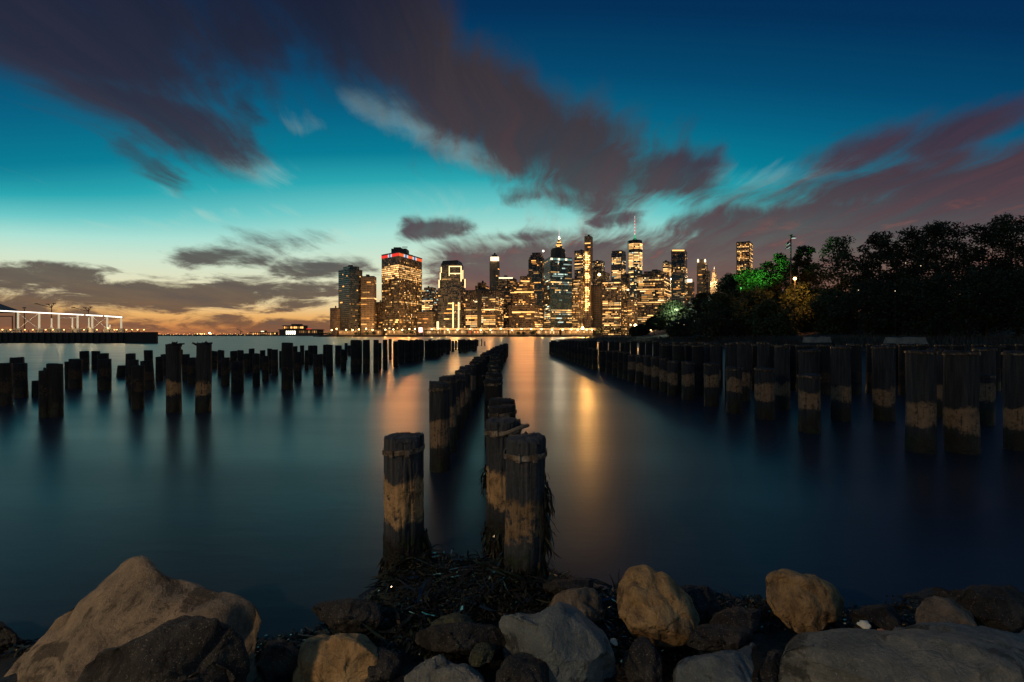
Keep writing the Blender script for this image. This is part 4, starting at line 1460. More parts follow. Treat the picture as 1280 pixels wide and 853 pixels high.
# scattered field on the left: x, top row, water row, width
FIELD = [(6, 454, 507, 14), (22, 447, 482, 13), (27, 454, 497, 13), (46, 476, 496, 9), (56, 463, 522, 11), (62, 460, 520, 11), (70, 455, 521, 15), (86, 452, 486, 7), (94, 449, 486, 13),
         (106.5, 439, 463, 9), (120, 439, 462, 8.5), (129, 442, 470, 11), (130.5, 449, 488, 13.5), (149, 457, 471, 10), (163.5, 442, 480, 10), (168, 450, 500, 11), (172, 457, 511, 13), (186.5, 438, 470, 9),
         (188, 451, 487, 13), (199.5, 446, 476, 8), (206, 443, 470, 8), (217.5, 430.5, 515, 16), (225.5, 437, 456, 6), (233, 443, 476, 8.5), (240.5, 447, 481, 9), (254, 429.5, 515, 16.5), (267.5, 439, 461, 7.5),
         (276.5, 438, 470, 7.5), (281.5, 447, 482, 9.5), (292, 439, 463, 8), (300.5, 438, 470, 7), (297, 452, 491, 14), (309, 442, 466, 7), (314, 436, 465, 6.5), (321, 442, 482, 8.5), (328, 438, 461, 6),
         (332, 445, 476, 7.5), (337.5, 436, 466, 5.5), (344, 437, 469, 8), (351.5, 439, 460, 4.5), (359, 428.5, 487, 13.5), (368.5, 433, 461, 5.5), (372, 440, 476, 9), (378, 432, 456, 5), (383, 438, 462, 5),
         (388, 432, 456, 6), (394, 432, 460, 5), (398, 443, 481, 11.5), (406, 431, 456, 5), (412, 431, 470, 8.5), (423, 432, 456, 8), (429.5, 437, 463, 7.5), (432.5, 429, 450, 3.5), (437, 432, 444, 4.5)]
tallest = {217.5: 'tall piling with a splintered top, left of the pair of tall pilings', 254: 'tallest thick piling with a ragged plank top, right of the pair', 359: 'tall straight piling with a clean dark top, right of the ragged pair',
           149: 'short stump leaning to the right, low in the left field', 188: 'piling leaning left, close left of the splintered tall one', 46: 'lowest short stump near the left edge',
           398: 'thick leaning piling with debris at its waterline right of the clean tall one', 297: 'broad piling with a stepped shoulder left of the clean tall one'}
k = 0
for (x, yt, yb, w) in sorted(FIELD):
    k += 1
    d = CAMZ * F / (yb - HY)
    lb = tallest.get(x, NAMES[k - 1] + ' piling from the left edge in the scattered field, ' + ('dark and thick' if w > 10 else ('dark and slim' if w < 7 else 'plain dark')))
    pile(x, yt, w, d, lb, 'scattered pilings on the left', M_pile if x in (217.5, 254) else M_pile_d, 0, 1 if yb > 500 else 0,
         (0.16, 0) if x == 149 else ((-.14, 0) if x == 188 else None), None, x in (217.5, 254))
k = 0
CL = [(445.5, 425, 466, 13), (458, 425, 466, 8.5), (470, 425, 466, 6.5), (474, 429, 462, 5.5), (482, 425, 462, 6), (488, 424, 450, 3.5), (495, 427, 459, 6), (449.5, 426, 455, 6)]
for (x, yt, yb, w) in CL:
    d = CAMZ * F / (yb - HY)
    k += 1
    pile(x, yt, w, d, 'tall dark piling, ' + NAMES[k - 1] + ' in the cluster below the sign-topped tower' if x != 445.5 else 'thickest dark piling of the cluster below the sign-topped tower', 'piling cluster below the towers', M_pile_d)
x = 500.0
while x < 598:
    f = (x - 500) / 98
    for row in (0, 1):
        yb = 455 - 18 * f - row * 4 + rnd.uniform(-1, 1)
        d = CAMZ * F / (yb - HY)
        if rnd.random() < .93:
            pile(x + row * 2.2, 425 + rnd.uniform(-.8, 1.4), rnd.uniform(.3, .4) / d * F, d, 'dark piling of the dense far row left of the middle lines', 'dense far row of pilings', M_pile_d)
    x += rnd.uniform(3.6, 5.2) - f * 1.2
for x, yt, yb in ((602, 424, 433), (606, 427, 433)):
    d = CAMZ * F / (yb - HY)
    pile(x, yt, .16 / d * F, d, 'thin lone pole in the water ' + ('left' if x < 604 else 'right') + ' of the far gap pair', 'thin far poles', M_pile_d)

# rows on the right: tall ones behind, short ones in front
GA, GB = 'tall pilings on the right', 'short pilings on the right'
TALL = [(1150, 438, 29, 7.9, 'tall piling with wide tan band, left of the nearest three on the right'), (1203, 439, 32, 7.85, 'thickest tall piling with wide tan band near the right edge'), (1277, 439, 30, 8.0, 'tall piling cut by the right edge of the frame'),
        (1106, 432, 22, 10.8, 'lone tall piling with a clean tan band and dark gaps on both sides'), (1052, 433, 20, 10.8, 'tall piling just right of the banded short piling'), (1229, 435, 20, 10.9, 'tall piling behind and right of the thickest one'),
        (1170, 436, 16, 11.2, 'tall piling tucked behind the left of the nearest three'), (1012, 437, 22, 11.4, 'tall piling standing straight behind the banded short one')]
for (x, yt, w, d, lb) in TALL:
    pile(x, yt, w, d, lb, GA, M_pile_r, .04, 1)
d, k = 12.4, 8
ta = [(12.4, 978), (13.5, 945), (15.5, 897), (20, 838), (26, 790), (34, 740), (42, 710), (50, 690)]
while d < 50:
    x = lerp_tab(ta, d)
    k += 1
    z = lerp_tab([(12, 1.78), (20, 1.72), (34, 1.62), (50, 1.45)], d) + rnd.uniform(-.05, .05)
    lb = NAMES[k] + ' tall piling from the right in the row curving to the left' if d < 24 else 'far tall piling merged in the dark left end of the right row'
    pile(x, HY - (z - CAMZ) / d * F, rnd.uniform(.31, .38) / d * F, d, lb, GA if d < 24 else 'far tall pilings on the right', M_pile_r if d < 18 else M_pile_d, .04 if d < 30 else 0)
    d += rnd.uniform(.6, .9) if d < 20 else rnd.uniform(.9, 1.3)
SHORT = [(1012, 468, 24, 9.5, 'short piling with a broad tan band below a tall one'), (957, 460, 22, 11.0, 'short piling left of the broadly banded one'), (917, 459, 18, 11.8, 'short piling with a patchy tan face'),
         (889, 454, 17, 13.0, 'short piling with a thin bright strap'), (860, 452, 15, 14.3, 'short piling with a faint band, left of the thin-strapped one'), (1229, 468, 19, 10.3, 'short banded piling between the thickest one and the right edge'),
         (975, 447, 13, 13.0, 'short dark piling behind the gap left of the broadly banded one')]
for (x, yt, w, d, lb) in SHORT:
    pile(x, yt, w, d, lb, GB, M_pile_r, .05, 1)
tb = [(15.3, 841), (17, 821), (19.5, 792), (23, 767), (27, 742), (36, 712), (50, 686)]
d, k = 15.3, 5
while d < 50:
    x = lerp_tab(tb, d)
    k += 1
    lb = NAMES[k] + ' short piling from the right in the low front row' if d < 26 else 'far short piling merged in the dark left end of the right rows'
    z = lerp_tab([(15, 1.2), (28, 1.25), (50, 1.35)], d) + rnd.uniform(-.05, .05)
    pile(x, HY - (z - CAMZ) / d * F, rnd.uniform(.31, .37) / d * F, d, lb, GB if d < 26 else 'far short pilings on the right', M_pile_r if d < 20 else M_pile_d, .05 if d < 28 else 0)
    d += rnd.uniform(.8, 1.1) if d < 22 else rnd.uniform(1.1, 1.5)
k = 0
for x in list(range(925, 1300, 21)) + [835, 848, 860, 874, 886, 899, 912, 933, 956, 981, 1003, 1030, 1066, 1090, 1122, 1136, 1184, 1250]:
    d = rnd.uniform(14.5, 19) if x % 3 else rnd.uniform(17, 26)
    k += 1
    pile(x + rnd.uniform(-4, 4), 430.5 + rnd.uniform(-1, 1.5), rnd.uniform(.34, .42) / d * F, d, 'dark piling merged in the shaded back rows on the right', 'shaded back row on the right', M_pile_d, .04)

# ------------------------------------------------------------------ right bank with trees
def ground_material(name, a, b_, rough=0.9, scale=1.5):
    m, g, b = new_mat(name)
    ge = g.n('ShaderNodeNewGeometry')
    n = g.noise(ge.outputs['Position'], scale, 8.0, 0.65)
    g.link(g.ramp(n, [(.3, a + (1,)), (.7, b_ + (1,))]), b.inputs['Base Color'])
    b.inputs['Roughness'].default_value = rough
    bp = g.n('ShaderNodeBump')
    bp.inputs['Strength'].default_value = 0.8
    bp.inputs['Distance'].default_value = 0.05
    g.put(bp.inputs['Height'], g.noise(ge.outputs['Position'], scale * 6, 6.0, 0.65))
    g.link(bp.outputs[0], b.inputs['Normal'])
    return m


M_bank = ground_material('bank_soil', (0.020, 0.019, 0.016), (0.05, 0.048, 0.04))
shore = [(694, 190), (760, 135), (830, 105), (900, 84), (1000, 66), (1100, 57), (1300, 49), (1700, 42), (2600, 40)]
bm = bmesh.new()
rows = []
xs_ = [694 + i * 12 for i in range(130)]
for x in xs_:
    d0 = lerp_tab(shore, x)
    f = min(1.0, (x - 694) / 60)
    row = []
    for off, z in ((-1.5, -.8), (0, -.05), (1.0, .45), (3, 1.0), (7, 1.5), (14, 2.2), (40, 4.6), (120, 7.0)):
        dd = d0 + off
        hi = max(0.0, min(1.0, (x - 800) / 170.0))
        z2 = min(z, 1.0 + .9 * f + 6 * hi) * (.4 + .6 * f) + (mnoise.noise(Vector((x * .02, off * .3, 0))) * .3 if z > 0 else 0)
        row.append(bm.verts.new(((x - CX) / F * d0 + off * .25, dd, z2)))
    rows.append(row)
for a, b in zip(rows, rows[1:]):
    for k in range(len(a) - 1):
        bm.faces.new((a[k], b[k], b[k + 1], a[k + 1]))
tag(mesh_obj('bank_ground', bm, M_bank, None, True), kind='structure')


def bank_z(x, off):
    return min(1.9 + 6 * max(0.0, min(1.0, (x - 800) / 170.0)), lerp_tab([(-1.5, -.8), (0, -.05), (1, .45), (3, 1.0), (7, 1.5), (14, 2.2), (40, 4.6), (120, 7.0)], off))


def leaf_material(name, a, b_):
    m, g, b = new_mat(name)
    ge = g.n('ShaderNodeNewGeometry')
    g.link(g.ramp(ge.outputs['Random Per Island'], [(0, a + (1,)), (1, b_ + (1,))]), b.inputs['Base Color'])
    b.inputs['Roughness'].default_value = 0.65
    b.inputs['Specular IOR Level'].default_value = 0.25
    return m


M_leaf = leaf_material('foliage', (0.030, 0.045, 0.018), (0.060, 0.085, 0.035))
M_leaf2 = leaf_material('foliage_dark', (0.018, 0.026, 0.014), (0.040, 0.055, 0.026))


def park_tree(name, label, x, ytop, wpx, d, group, leaves=5200, mat=None, ybot=412, cat='tree', size=1.0, base_z=1.9):
    r = random.Random(int(x * 31 + ytop))
    bx_ = (x - CX) / F * d
    w = wpx / F * d / 2 * (1.28 if x > 1040 else 1.1)
    base_z = bank_z(x, d - lerp_tab(shore, x)) - .1
    t = tag(empty(name, (bx_, d, base_z)), label, cat, group)
    zt, zb = zof(ytop, d), max(zof(ybot, d), base_z + .3)
    H = zt - base_z
    cb = zb - base_z
    ch = H - cb
    bm = bmesh.new()
    lean = Vector((r.uniform(-.04, .04) * H, r.uniform(-.04, .04) * H, 0))
    fork = Vector((0, 0, cb + ch * .28)) + lean
    tr = max(.09, H * .018)
    bar(bm, (0, 0, -.4), Vector((0, 0, cb * .5)) + lean * .4, tr * 1.3, 8, tr)
    bar(bm, Vector((0, 0, cb * .5)) + lean * .4, fork, tr, 8, tr * .7)
    clumps = []
    nc = 64
    for k in range(nc):
        u = r.random()
        zf = .12 + .88 * (k + r.random()) / nc
        prof = max(.12, math.sin(math.pi * (.16 + .78 * zf ** 1.15))) ** .6
        a = r.uniform(0, 2 * math.pi)
        q = (r.random() ** .55) * prof * .82
        c = Vector((math.cos(a) * q * w, math.sin(a) * q * w, cb + zf * ch * .93)) + lean
        rad = w * r.uniform(.17, .36) * (1.15 - .4 * zf)
        clumps.append((c, rad))
        mid = fork.lerp(c, .5) + Vector((0, 0, -.05 * H))
        if k % 4 == 0:
            bar(bm, fork, mid, tr * .5, 5, tr * .3)
            bar(bm, mid, c, tr * .3, 5, tr * .08)
    mesh_obj('trunk', bm, M_bark, t)
    bm = bmesh.new()
    tot = sum(rd ** 2 for _, rd in clumps)
    ls = (.036 * d / 12) * size
    for c, rad in clumps:
        for _ in range(int(leaves * 1.9 * rad ** 2 / tot)):
            v = Vector((r.gauss(0, 1), r.gauss(0, 1), r.gauss(0, 1)))
            v = v.normalized() * (r.random() ** .5) * 1.25
            p = c + Vector((v.x * rad, v.y * rad, v.z * rad * .72))
            s = ls * r.uniform(.55, 1.25)
            a_ = Vector((r.gauss(0, 1), r.gauss(0, 1), r.gauss(0, .7))).normalized()
            b_ = a_.orthogonal().normalized()
            b_ = (Matrix.Rotation(r.uniform(0, 6.28), 3, a_) @ b_) * s * .5
            a_ = a_ * s
            bm.faces.new([bm.verts.new(p + q) for q in (-a_, b_, a_, -b_)])
    mesh_obj('crown', bm, mat or M_leaf2, t)
    return t


GT = 'trees of the park on the right bank'
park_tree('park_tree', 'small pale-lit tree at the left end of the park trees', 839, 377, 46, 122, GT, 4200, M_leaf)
park_tree('park_tree', 'low dark tree left of the pale-lit tree', 818, 397, 26, 130, GT, 2500)
park_tree('park_tree', 'low dark tree right of the pale-lit tree', 872, 386, 46, 116, GT, 4200)
park_tree('park_tree', 'round dark treetop left of the green-lit tree below the lone tower', 912, 340, 42, 112, GT, 4800)
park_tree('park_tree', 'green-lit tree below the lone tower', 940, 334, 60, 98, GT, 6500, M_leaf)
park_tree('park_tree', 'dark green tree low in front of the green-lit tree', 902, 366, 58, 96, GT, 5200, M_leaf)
park_tree('park_tree', 'dark tree between the pale-lit tree and the round dark treetop', 884, 366, 46, 110, GT, 4800)
park_tree('park_tree', 'dark tree filling the slope left of the tall lamp mast', 955, 336, 46, 100, GT, 5200)
park_tree('park_tree', 'dark tree round the tall lamp mast', 972, 313, 52, 93, GT, 6000)
park_tree('park_tree', 'slim pointed tree just right of the tall lamp mast', 1003, 302, 38, 92, GT, 4800)
park_tree('park_tree', 'airy tree with sky gaps, second peak right of the lamp mast', 1043, 290, 52, 86, GT, 5200, M_leaf)
park_tree('park_tree', 'bushy round-topped tree in the middle of the right grove', 1093, 285, 48, 78, GT, 6500)
park_tree('park_tree', 'two-humped dark tree right of the bushy round one', 1141, 281, 58, 72, GT, 7000)
park_tree('park_tree', 'broad spreading tree with a leafy peak, third from the right edge', 1188, 268, 66, 66, GT, 7500)
park_tree('park_tree', 'dark tree dipping between the two tallest at the right edge', 1232, 274, 60, 61, GT, 7000)
park_tree('park_tree', 'tallest tree at the right edge of the frame', 1274, 261, 74, 57, GT, 8000)
park_tree('park_tree', 'tree mostly cut off by the right edge of the frame', 1330, 258, 80, 55, GT, 6000)
GS = 'undergrowth on the right bank'
for (x, yt, w, d, lb) in ((800, 407, 22, 136, 'lowest bush at the far left tip of the right bank'), (856, 400, 44, 108, 'wide low bush under the pale-lit tree'), (900, 390, 60, 90, 'low bush under the dark green tree'),
                          (950, 362, 66, 84, 'bush under the green-lit tree'), (1000, 354, 56, 82, 'amber-lit bush right under the park lamp'), (968, 375, 54, 78, 'faintly amber-lit bush left of the park lamp'),
                          (1040, 362, 64, 74, 'tall bush right of the amber-lit one'), (1085, 350, 66, 68, 'dark bush under the bushy round tree'), (1130, 345, 70, 64, 'dark bush under the two-humped tree'),
                          (1180, 340, 74, 60, 'dark bush under the broad spreading tree'), (1232, 335, 76, 56, 'dark bush second from the right edge'), (1285, 330, 80, 53, 'dark bush at the right edge')):
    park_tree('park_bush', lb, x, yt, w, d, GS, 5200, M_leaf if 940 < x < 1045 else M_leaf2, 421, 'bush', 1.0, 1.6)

# reed grass along the bank
bm = bmesh.new()
r = random.Random(5)
for _ in range(9000):
    x = r.uniform(730, 1340)
    off = r.uniform(.8, 6)
    d0 = lerp_tab(shore, x)
    p = Vector(((x - CX) / F * d0 + off * .25, d0 + off, bank_z(x, off) - .05))
    h = r.uniform(.4, 1.1) * (1.0 if x > 900 else .8)
    ln = Vector((r.gauss(0, .16), r.gauss(0, .16), h))
    w = Vector((r.uniform(.03, .06), r.uniform(-.03, .03), 0))
    bm.faces.new([bm.verts.new(q) for q in (p - w, p + w, p + ln * .6 + w * .7, p + ln, p + ln * .6 - w * .7)])
tag(mesh_obj('reed_grass', bm, leaf_material('reeds', (0.05, 0.05, 0.045), (0.11, 0.105, 0.09))), 'band of grey reed grass along the right bank', 'grass', kind='stuff')

# stone blocks on the bank
for (x0, x1, y0, y1, d, lb) in ((1013, 1040, 421.5, 428.5, 55, 'smaller pale stone block on the right bank'), (1119, 1161, 422, 430, 47, 'larger pale stone block on the right bank')):
    bm = bmesh.new()
    a, b = P(x0, y0, d), P(x1, y1, d)
    box(bm, ((b.x - a.x) / 2, .8, (a.z - b.z) / 2), (b.x - a.x, 1.6, a.z - b.z), .05, (.93, .9))
    bmesh.ops.subdivide_edges(bm, edges=bm.edges[:], cuts=5, use_grid_fill=True)
    for v in bm.verts:
        v.co += Vector((mnoise.noise(v.co * 1.1), mnoise.noise(v.co * 1.1 + Vector((9, 0, 0))), mnoise.noise(v.co * 1.1 + Vector((0, 9, 0))))) * .12
    o = mesh_obj('stone_block', bm, plain('pale_stone', (.2, .19, .17), .9))
    o.location = (a.x, d, b.z)
    tag(o, lb, 'stone block', 'stone blocks on the bank')

# ------------------------------------------------------------------ park lamps
E_globe = emis('park_globe', (1.0, 0.56, 0.2), 9.0)
E_small = emis('park_small', (1.0, 0.75, 0.5), 1.3)
E_mast = emis('mast_head', (0.75, 0.95, 0.9), 0.7)


def park_lamp(label, x, y, d, rad, mat, energy, col, off=(0, -1.2, .3), group=None, spot=None, aim=(.6, 1.2, 3)):
    t = tag(empty('park_lamp', ((x - CX) / F * d, d, 1.9)), label, 'park lamp', group)
    h = zof(y, d) - 1.9
    bm = bmesh.new()
    pr_ = .07 if energy else .016
    bar(bm, (0, 0, -.4), (0, 0, h - rad), pr_, 8, pr_ * .7)
    mesh_obj('pole', bm, M_dark, t)
    bm = bmesh.new()
    bmesh.ops.create_icosphere(bm, subdivisions=2, radius=rad, matrix=Matrix.Translation((0, 0, h)))
    mesh_obj('lamp_head', bm, mat, t)
    bm = bmesh.new()
    bar(bm, (0, 0, h + rad * .9), (0, 0, h + rad * 1.3), rad * .8, 8, rad * .2)
    mesh_obj('lamp_cap', bm, M_dark, t)
    if energy:
        lamp(t, (off[0], off[1], h + off[2]), energy, col, .25, spot, spot and (off[0] + aim[0], off[1] + aim[1], h + off[2] + aim[2]))
    return t


park_lamp('amber globe lamp on a pole in front of the grove, lighting the bush below', 993.5, 348.5, 77, .26, E_globe, 2600, (1, .36, .07), (.4, -.5, -.2), None, 140, (.9, 3, -3))
park_lamp('lamp glowing green among the leaves of the green-lit tree', 926, 360, 90, .10, emis('green_globe', (.25, 1, .3), .6), 17000, (.16, 1.0, .12), (.6, -2.2, -1.2), None, 120)
park_lamp('lamp hidden in the pale-lit tree at the left end of the park', 846, 388, 116, .16, E_small, 2600, (.85, 1, .75), (-.5, -.2, .8))
for (x, y, d, lb) in ((1151, 332.5, 63, 'tiny white lamp glinting high in the middle of the right grove'), (1132, 329, 66, 'tiny lamp left of the highest glint in the right grove'), (1119, 364, 60, 'tiny lamp low in the right grove'),
                      (1073, 363, 66, 'tiny pale lamp right of the amber bush'), (855, 406, 103, 'tiny lamp low under the pale-lit tree'), (848, 404, 103, 'tiny lamp left of the one under the pale-lit tree')):
    park_lamp(lb, x, y, d, .055, E_small, 0, None, group='tiny lamps seen through the park trees')
# tall mast with angled heads
d = 84
t = tag(empty('lamp_mast', ((988.5 - CX) / F * d, d, 1.9)), 'tall dark mast with pale angled lamp heads rising over the park trees', 'light mast')
q = lambda a, b: P(a, b, d) - t.location
bm = bmesh.new()
bar(bm, (0, 0, -.5), q(988.5, 295), .17, 8, .11)
mesh_obj('pole', bm, M_dark, t)
for (x0, y0, x1, y1) in ((988.5, 296, 994, 296.5), (988.5, 300, 984, 304), (988.5, 306, 984, 309)):
    bm = bmesh.new()
    bar(bm, q(x0, y0), q(x1, y1), .08, 5)
    mesh_obj('arm', bm, M_dark, t)
for (x, y, w, a) in ((992, 297.2, 5.0, .0), (984.5, 305, 4.2, -.6), (984.5, 309.5, 4.2, -.6), (988.5, 294.4, 3, 0)):
    bm = bmesh.new()
    c = q(x, y)
    box(bm, (0, 0, 0), (w / F * d, .5, .2))
    hd = mesh_obj('lamp_head', bm, M_dark, t)
    hd.location = c
    hd.rotation_euler = (0, a, 0)
    if y > 295:
        bm = bmesh.new()
        box(bm, (0, -.05, -.12), (w / F * d * .85, .5, .06))
        mesh_obj('lens', bm, E_mast, hd)

# ------------------------------------------------------------------ shore: river bed, boulders, weed
def shore_z(x, y):
    edge = lerp_tab([(-6, 2.75), (-1.6, 2.9), (-1.0, 3.3), (-.7, 3.9), (.35, 3.9), (.8, 3.45), (3, 3.4), (8, 3.6)], x)
    t = edge - y
    z = .0 + (t * .13 if t > 0 else t * .30)
    z = min(z, .2)
    z += .07 * mnoise.noise(Vector((x * 1.7, y * 1.7, 0))) + .035 * mnoise.noise(Vector((x * 5, y * 5, 1)))
    # mound of weed round the feet of the front pilings
    for (mx, my, mr, mh) in ((-.35, 3.35, .75, .07), (-.85, 3.7, .4, .08), (.05, 3.4, .4, .08), (.55, 3.15, .35, .05), (-.75, 3.0, .5, .04)):
        q = ((x - mx) ** 2 + (y - my) ** 2) / mr ** 2
        z += mh * math.exp(-q * 1.6)
    return max(z, -1.2)


M_bed = ground_material('wet_shore', (0.003, 0.003, 0.003), (0.010, 0.0095, 0.009), 0.55, 4.0)
bm = bmesh.new()
rows = []
for j in range(120):
    y = -14 + 22 * (j / 119) if j < 1 else (-14 + j * .5 if j < 30 else 1.0 + (j - 30) * .068)
    rows.append([bm.verts.new((x_, y, shore_z(x_, y))) for x_ in [-9 + 18 * i / 180 for i in range(181)]])
for a, b in zip(rows, rows[1:]):
    for k in range(180):
        bm.faces.new((a[k], a[k + 1], b[k + 1], b[k]))
tag(mesh_obj('shore_ground', bm, M_bed, None, True), kind='structure')


def rock_material(name, c_lo, c_mid, c_hi, moss=(0.012, 0.020, 0.010), moss_amt=0.0, wet_z=0.12):
    m, g, b = new_mat(name)
    ge = g.n('ShaderNodeNewGeometry')
    tc = g.n('ShaderNodeTexCoord')
    _, _, z = g.sep(ge.outputs['Position'])
    o = tc.outputs['Object']
    big = g.noise(o, 2.6, 6.0, 0.62)
    mid = g.noise(o, 9.0, 7.0, 0.68)
    fin = g.noise(o, 60.0, 4.0, 0.7)
    c = g.ramp(big * 0.42 + mid * 0.40 + fin * 0.22, [(.40, c_lo + (1,)), (.52, c_mid + (1,)), (.63, c_hi + (1,))])
    speck = g.smooth(g.noise(o, 130.0, 2.0, 0.5), .62, .72)
    c = g.mix(speck * .35, c, (0.5, 0.47, 0.42, 1))
    stain = g.smooth(g.noise(o, 3.4, 7.0, 0.7, 0.6), .53, .60)
    c = g.mix(stain * .8, c, tuple(v * .22 for v in c_mid) + (1,))
    ms = g.smooth(g.noise(o, 5.0, 6.0, 0.65) - z * 0.5, .52 - moss_amt, .62 - moss_amt)
    c = g.mix(ms * .85, c, moss + (1,))
    wet = g.smooth(z + (mid - .5) * .35 + (big - .5) * .3, wet_z + .06, wet_z - .05)
    c = g.mix(wet * .88, c, (0.010, 0.010, 0.009, 1))
    g.link(c, b.inputs['Base Color'])
    g.put(b.inputs['Roughness'], g.m('MULTIPLY_ADD', wet, -.4, .85))
    b.inputs['Specular IOR Level'].default_value = 0.35
    vo = g.n('ShaderNodeTexVoronoi', feature='DISTANCE_TO_EDGE')
    wv = g.n('ShaderNodeVectorMath', operation='MULTIPLY_ADD')
    nz = g.n('ShaderNodeTexNoise')
    g.link(o, nz.inputs['Vector'])
    nz.inputs['Scale'].default_value = 5.0
    g.link(nz.outputs['Color'], wv.inputs[0])
    wv.inputs[1].default_value = (.35, .35, .35)
    g.link(o, wv.inputs[2])
    g.link(wv.outputs[0], vo.inputs['Vector'])
    vo.inputs['Scale'].default_value = 2.6
    crack = g.smooth(V(g, vo.outputs['Distance']), 0.0, 0.035)
    bp = g.n('ShaderNodeBump')
    bp.inputs['Strength'].default_value = 1.0
    bp.inputs['Distance'].default_value = 0.03
    g.put(bp.inputs['Height'], mid * 1.0 + fin * .45 + big * .7 + crack * .10)
    g.link(bp.outputs[0], b.inputs['Normal'])
    return m


M_tan = rock_material('tan_boulder', (0.13, 0.085, 0.042), (0.35, 0.235, 0.11), (0.47, 0.335, 0.17), moss_amt=.0, wet_z=.10)
M_greyb = rock_material('grey_brown_boulder', (0.09, 0.072, 0.055), (0.20, 0.165, 0.12), (0.32, 0.25, 0.17), wet_z=.06)
M_slate = rock_material('slate_boulder', (0.075, 0.095, 0.105), (0.12, 0.15, 0.16), (0.18, 0.215, 0.22), moss_amt=-.25, wet_z=-.1)
M_slab = rock_material('mottled_slab', (0.08, 0.095, 0.095), (0.16, 0.175, 0.165), (0.30, 0.285, 0.23), moss_amt=-.12, wet_z=-.1)
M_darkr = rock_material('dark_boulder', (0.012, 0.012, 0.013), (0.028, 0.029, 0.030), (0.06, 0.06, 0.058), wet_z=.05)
M_mossr = rock_material('mossy_boulder', (0.03, 0.035, 0.025), (0.055, 0.065, 0.04), (0.10, 0.11, 0.07), (0.015, 0.030, 0.010), .12, wet_z=.0)


def rock(name, label, outline, d, t, mat, seed, group=None, rough=1.0, sharp=0.42, front=1.25, tilt=.22):
    """boulder whose widest girth is the outline, at depth d; t is its half thickness in depth"""
    pts = [Vector(p) for p in outline]
    c0 = sum(pts, Vector((0, 0))) / len(pts)
    pts = [c0 + (p - c0) * 1.06 for p in pts]
    for _ in range(2):       # corner cutting
        q = []
        for a, b in zip(pts, pts[1:] + pts[:1]):
            q += [a.lerp(b, .2), a.lerp(b, .8)]
        pts = q
    L = [0]
    for a, b in zip(pts, pts[1:] + pts[:1]):
        L.append(L[-1] + (b - a).length)
    N = 150
    ring = []
    for k in range(N):
        s = L[-1] * k / N
        i = max(j for j in range(len(pts)) if L[j] <= s)
        f = (s - L[i]) / max(L[i + 1] - L[i], 1e-6)
        ring.append(pts[i].lerp(pts[(i + 1) % len(pts)], f))
    c = sum(ring, Vector((0, 0))) / N
    hgt = max(p.y for p in ring) - min(p.y for p in ring)
    base = P(c.x, c.y, d)
    bm = bmesh.new()
    M = 60
    rows = []
    for j in range(M + 1):
        u = -1 + 2 * j / M            # -1 near cap, +1 far cap
        ang = u * math.pi / 2
        sc = abs(math.cos(ang)) ** sharp
        dy = math.sin(ang) * (t if u > 0 else t * front)
        cc = c + Vector((0, hgt * (.16 * max(0, -u) - .10 * max(0, u))))
        if j in (0, M):
            rows.append([bm.verts.new(P(cc.x, cc.y, d + dy) - base)])
            continue
        rows.append([bm.verts.new(P(cc.x + (p.x - c.x) * sc, cc.y + (p.y - c.y) * sc, d + dy - tilt * sc * (p.y - c.y) / hgt) - base) for p in ring])
    for j in range(M):
        a, b = rows[j], rows[j + 1]
        for k in range(N):
            k2 = (k + 1) % N
            if len(a) == 1:
                bm.faces.new((a[0], b[k2], b[k]))
            elif len(b) == 1:
                bm.faces.new((a[k], a[k2], b[0]))
            else:
                bm.faces.new((a[k], a[k2], b[k2], b[k]))
    bmesh.ops.recalc_face_normals(bm, faces=bm.faces[:])
    bm.normal_update()
    size = hgt / F * d
    rf = random.Random(seed * 5 + 1)
    for _ in range(int(12 * rough + 4)):
        n_ = Vector((rf.gauss(0, .75), -abs(rf.gauss(0, .8)) - .45, rf.gauss(0, .7) + .35)).normalized()
        hm = max(v.co.dot(n_) for v in bm.verts)
        th = hm * rf.uniform(.58, .85)
        for v in bm.verts:
            e = v.co.dot(n_) - th
            if e > 0:
                v.co -= n_ * e * .94
    bm.normal_update()
    o3 = Vector((seed * 13.7, seed * 3.1, 0))
    ax_ = Vector((rf.gauss(0, .5), rf.gauss(0, .4), 1)).normalized()
    disp = []
    for v in bm.verts:
        q = v.co / size + o3
        n = .045 * mnoise.noise(q * 1.5) + .03 * mnoise.noise(q * 3.6)
        r_ = 1 - abs(mnoise.noise(q * 2.1 + Vector((5, 0, 0)))) * 2
        n += -.045 * max(0, r_ - .55) * 2
        cell = mnoise.cell_vector(q * 2.3 + Vector((mnoise.noise(q * 4) * .3,) * 3))
        n += .03 * (cell.x - .5)
        lay = mnoise.noise(Vector((q.dot(ax_) * 7 + mnoise.noise(q * 1.8) * .9, seed, mnoise.noise(q * 1.1))))
        n += .030 * max(-.25, min(.25, lay * 1.6)) * max(0.0, .5 + mnoise.noise(q * 1.2 + Vector((3, 0, 0))))
        n += .020 * mnoise.fractal(q * 6, .8, 2.1, 6)
        disp.append(n * size * rough)
    for v, n in zip(bm.verts, disp):
        v.co += v.normal * n
    bmesh.ops.smooth_vert(bm, verts=bm.verts[:], factor=.12, use_axis_x=True, use_axis_y=True, use_axis_z=True)
    o = mesh_obj(name, bm, mat, None, True)
    o.location = base
    return tag(o, label, 'rock', group)


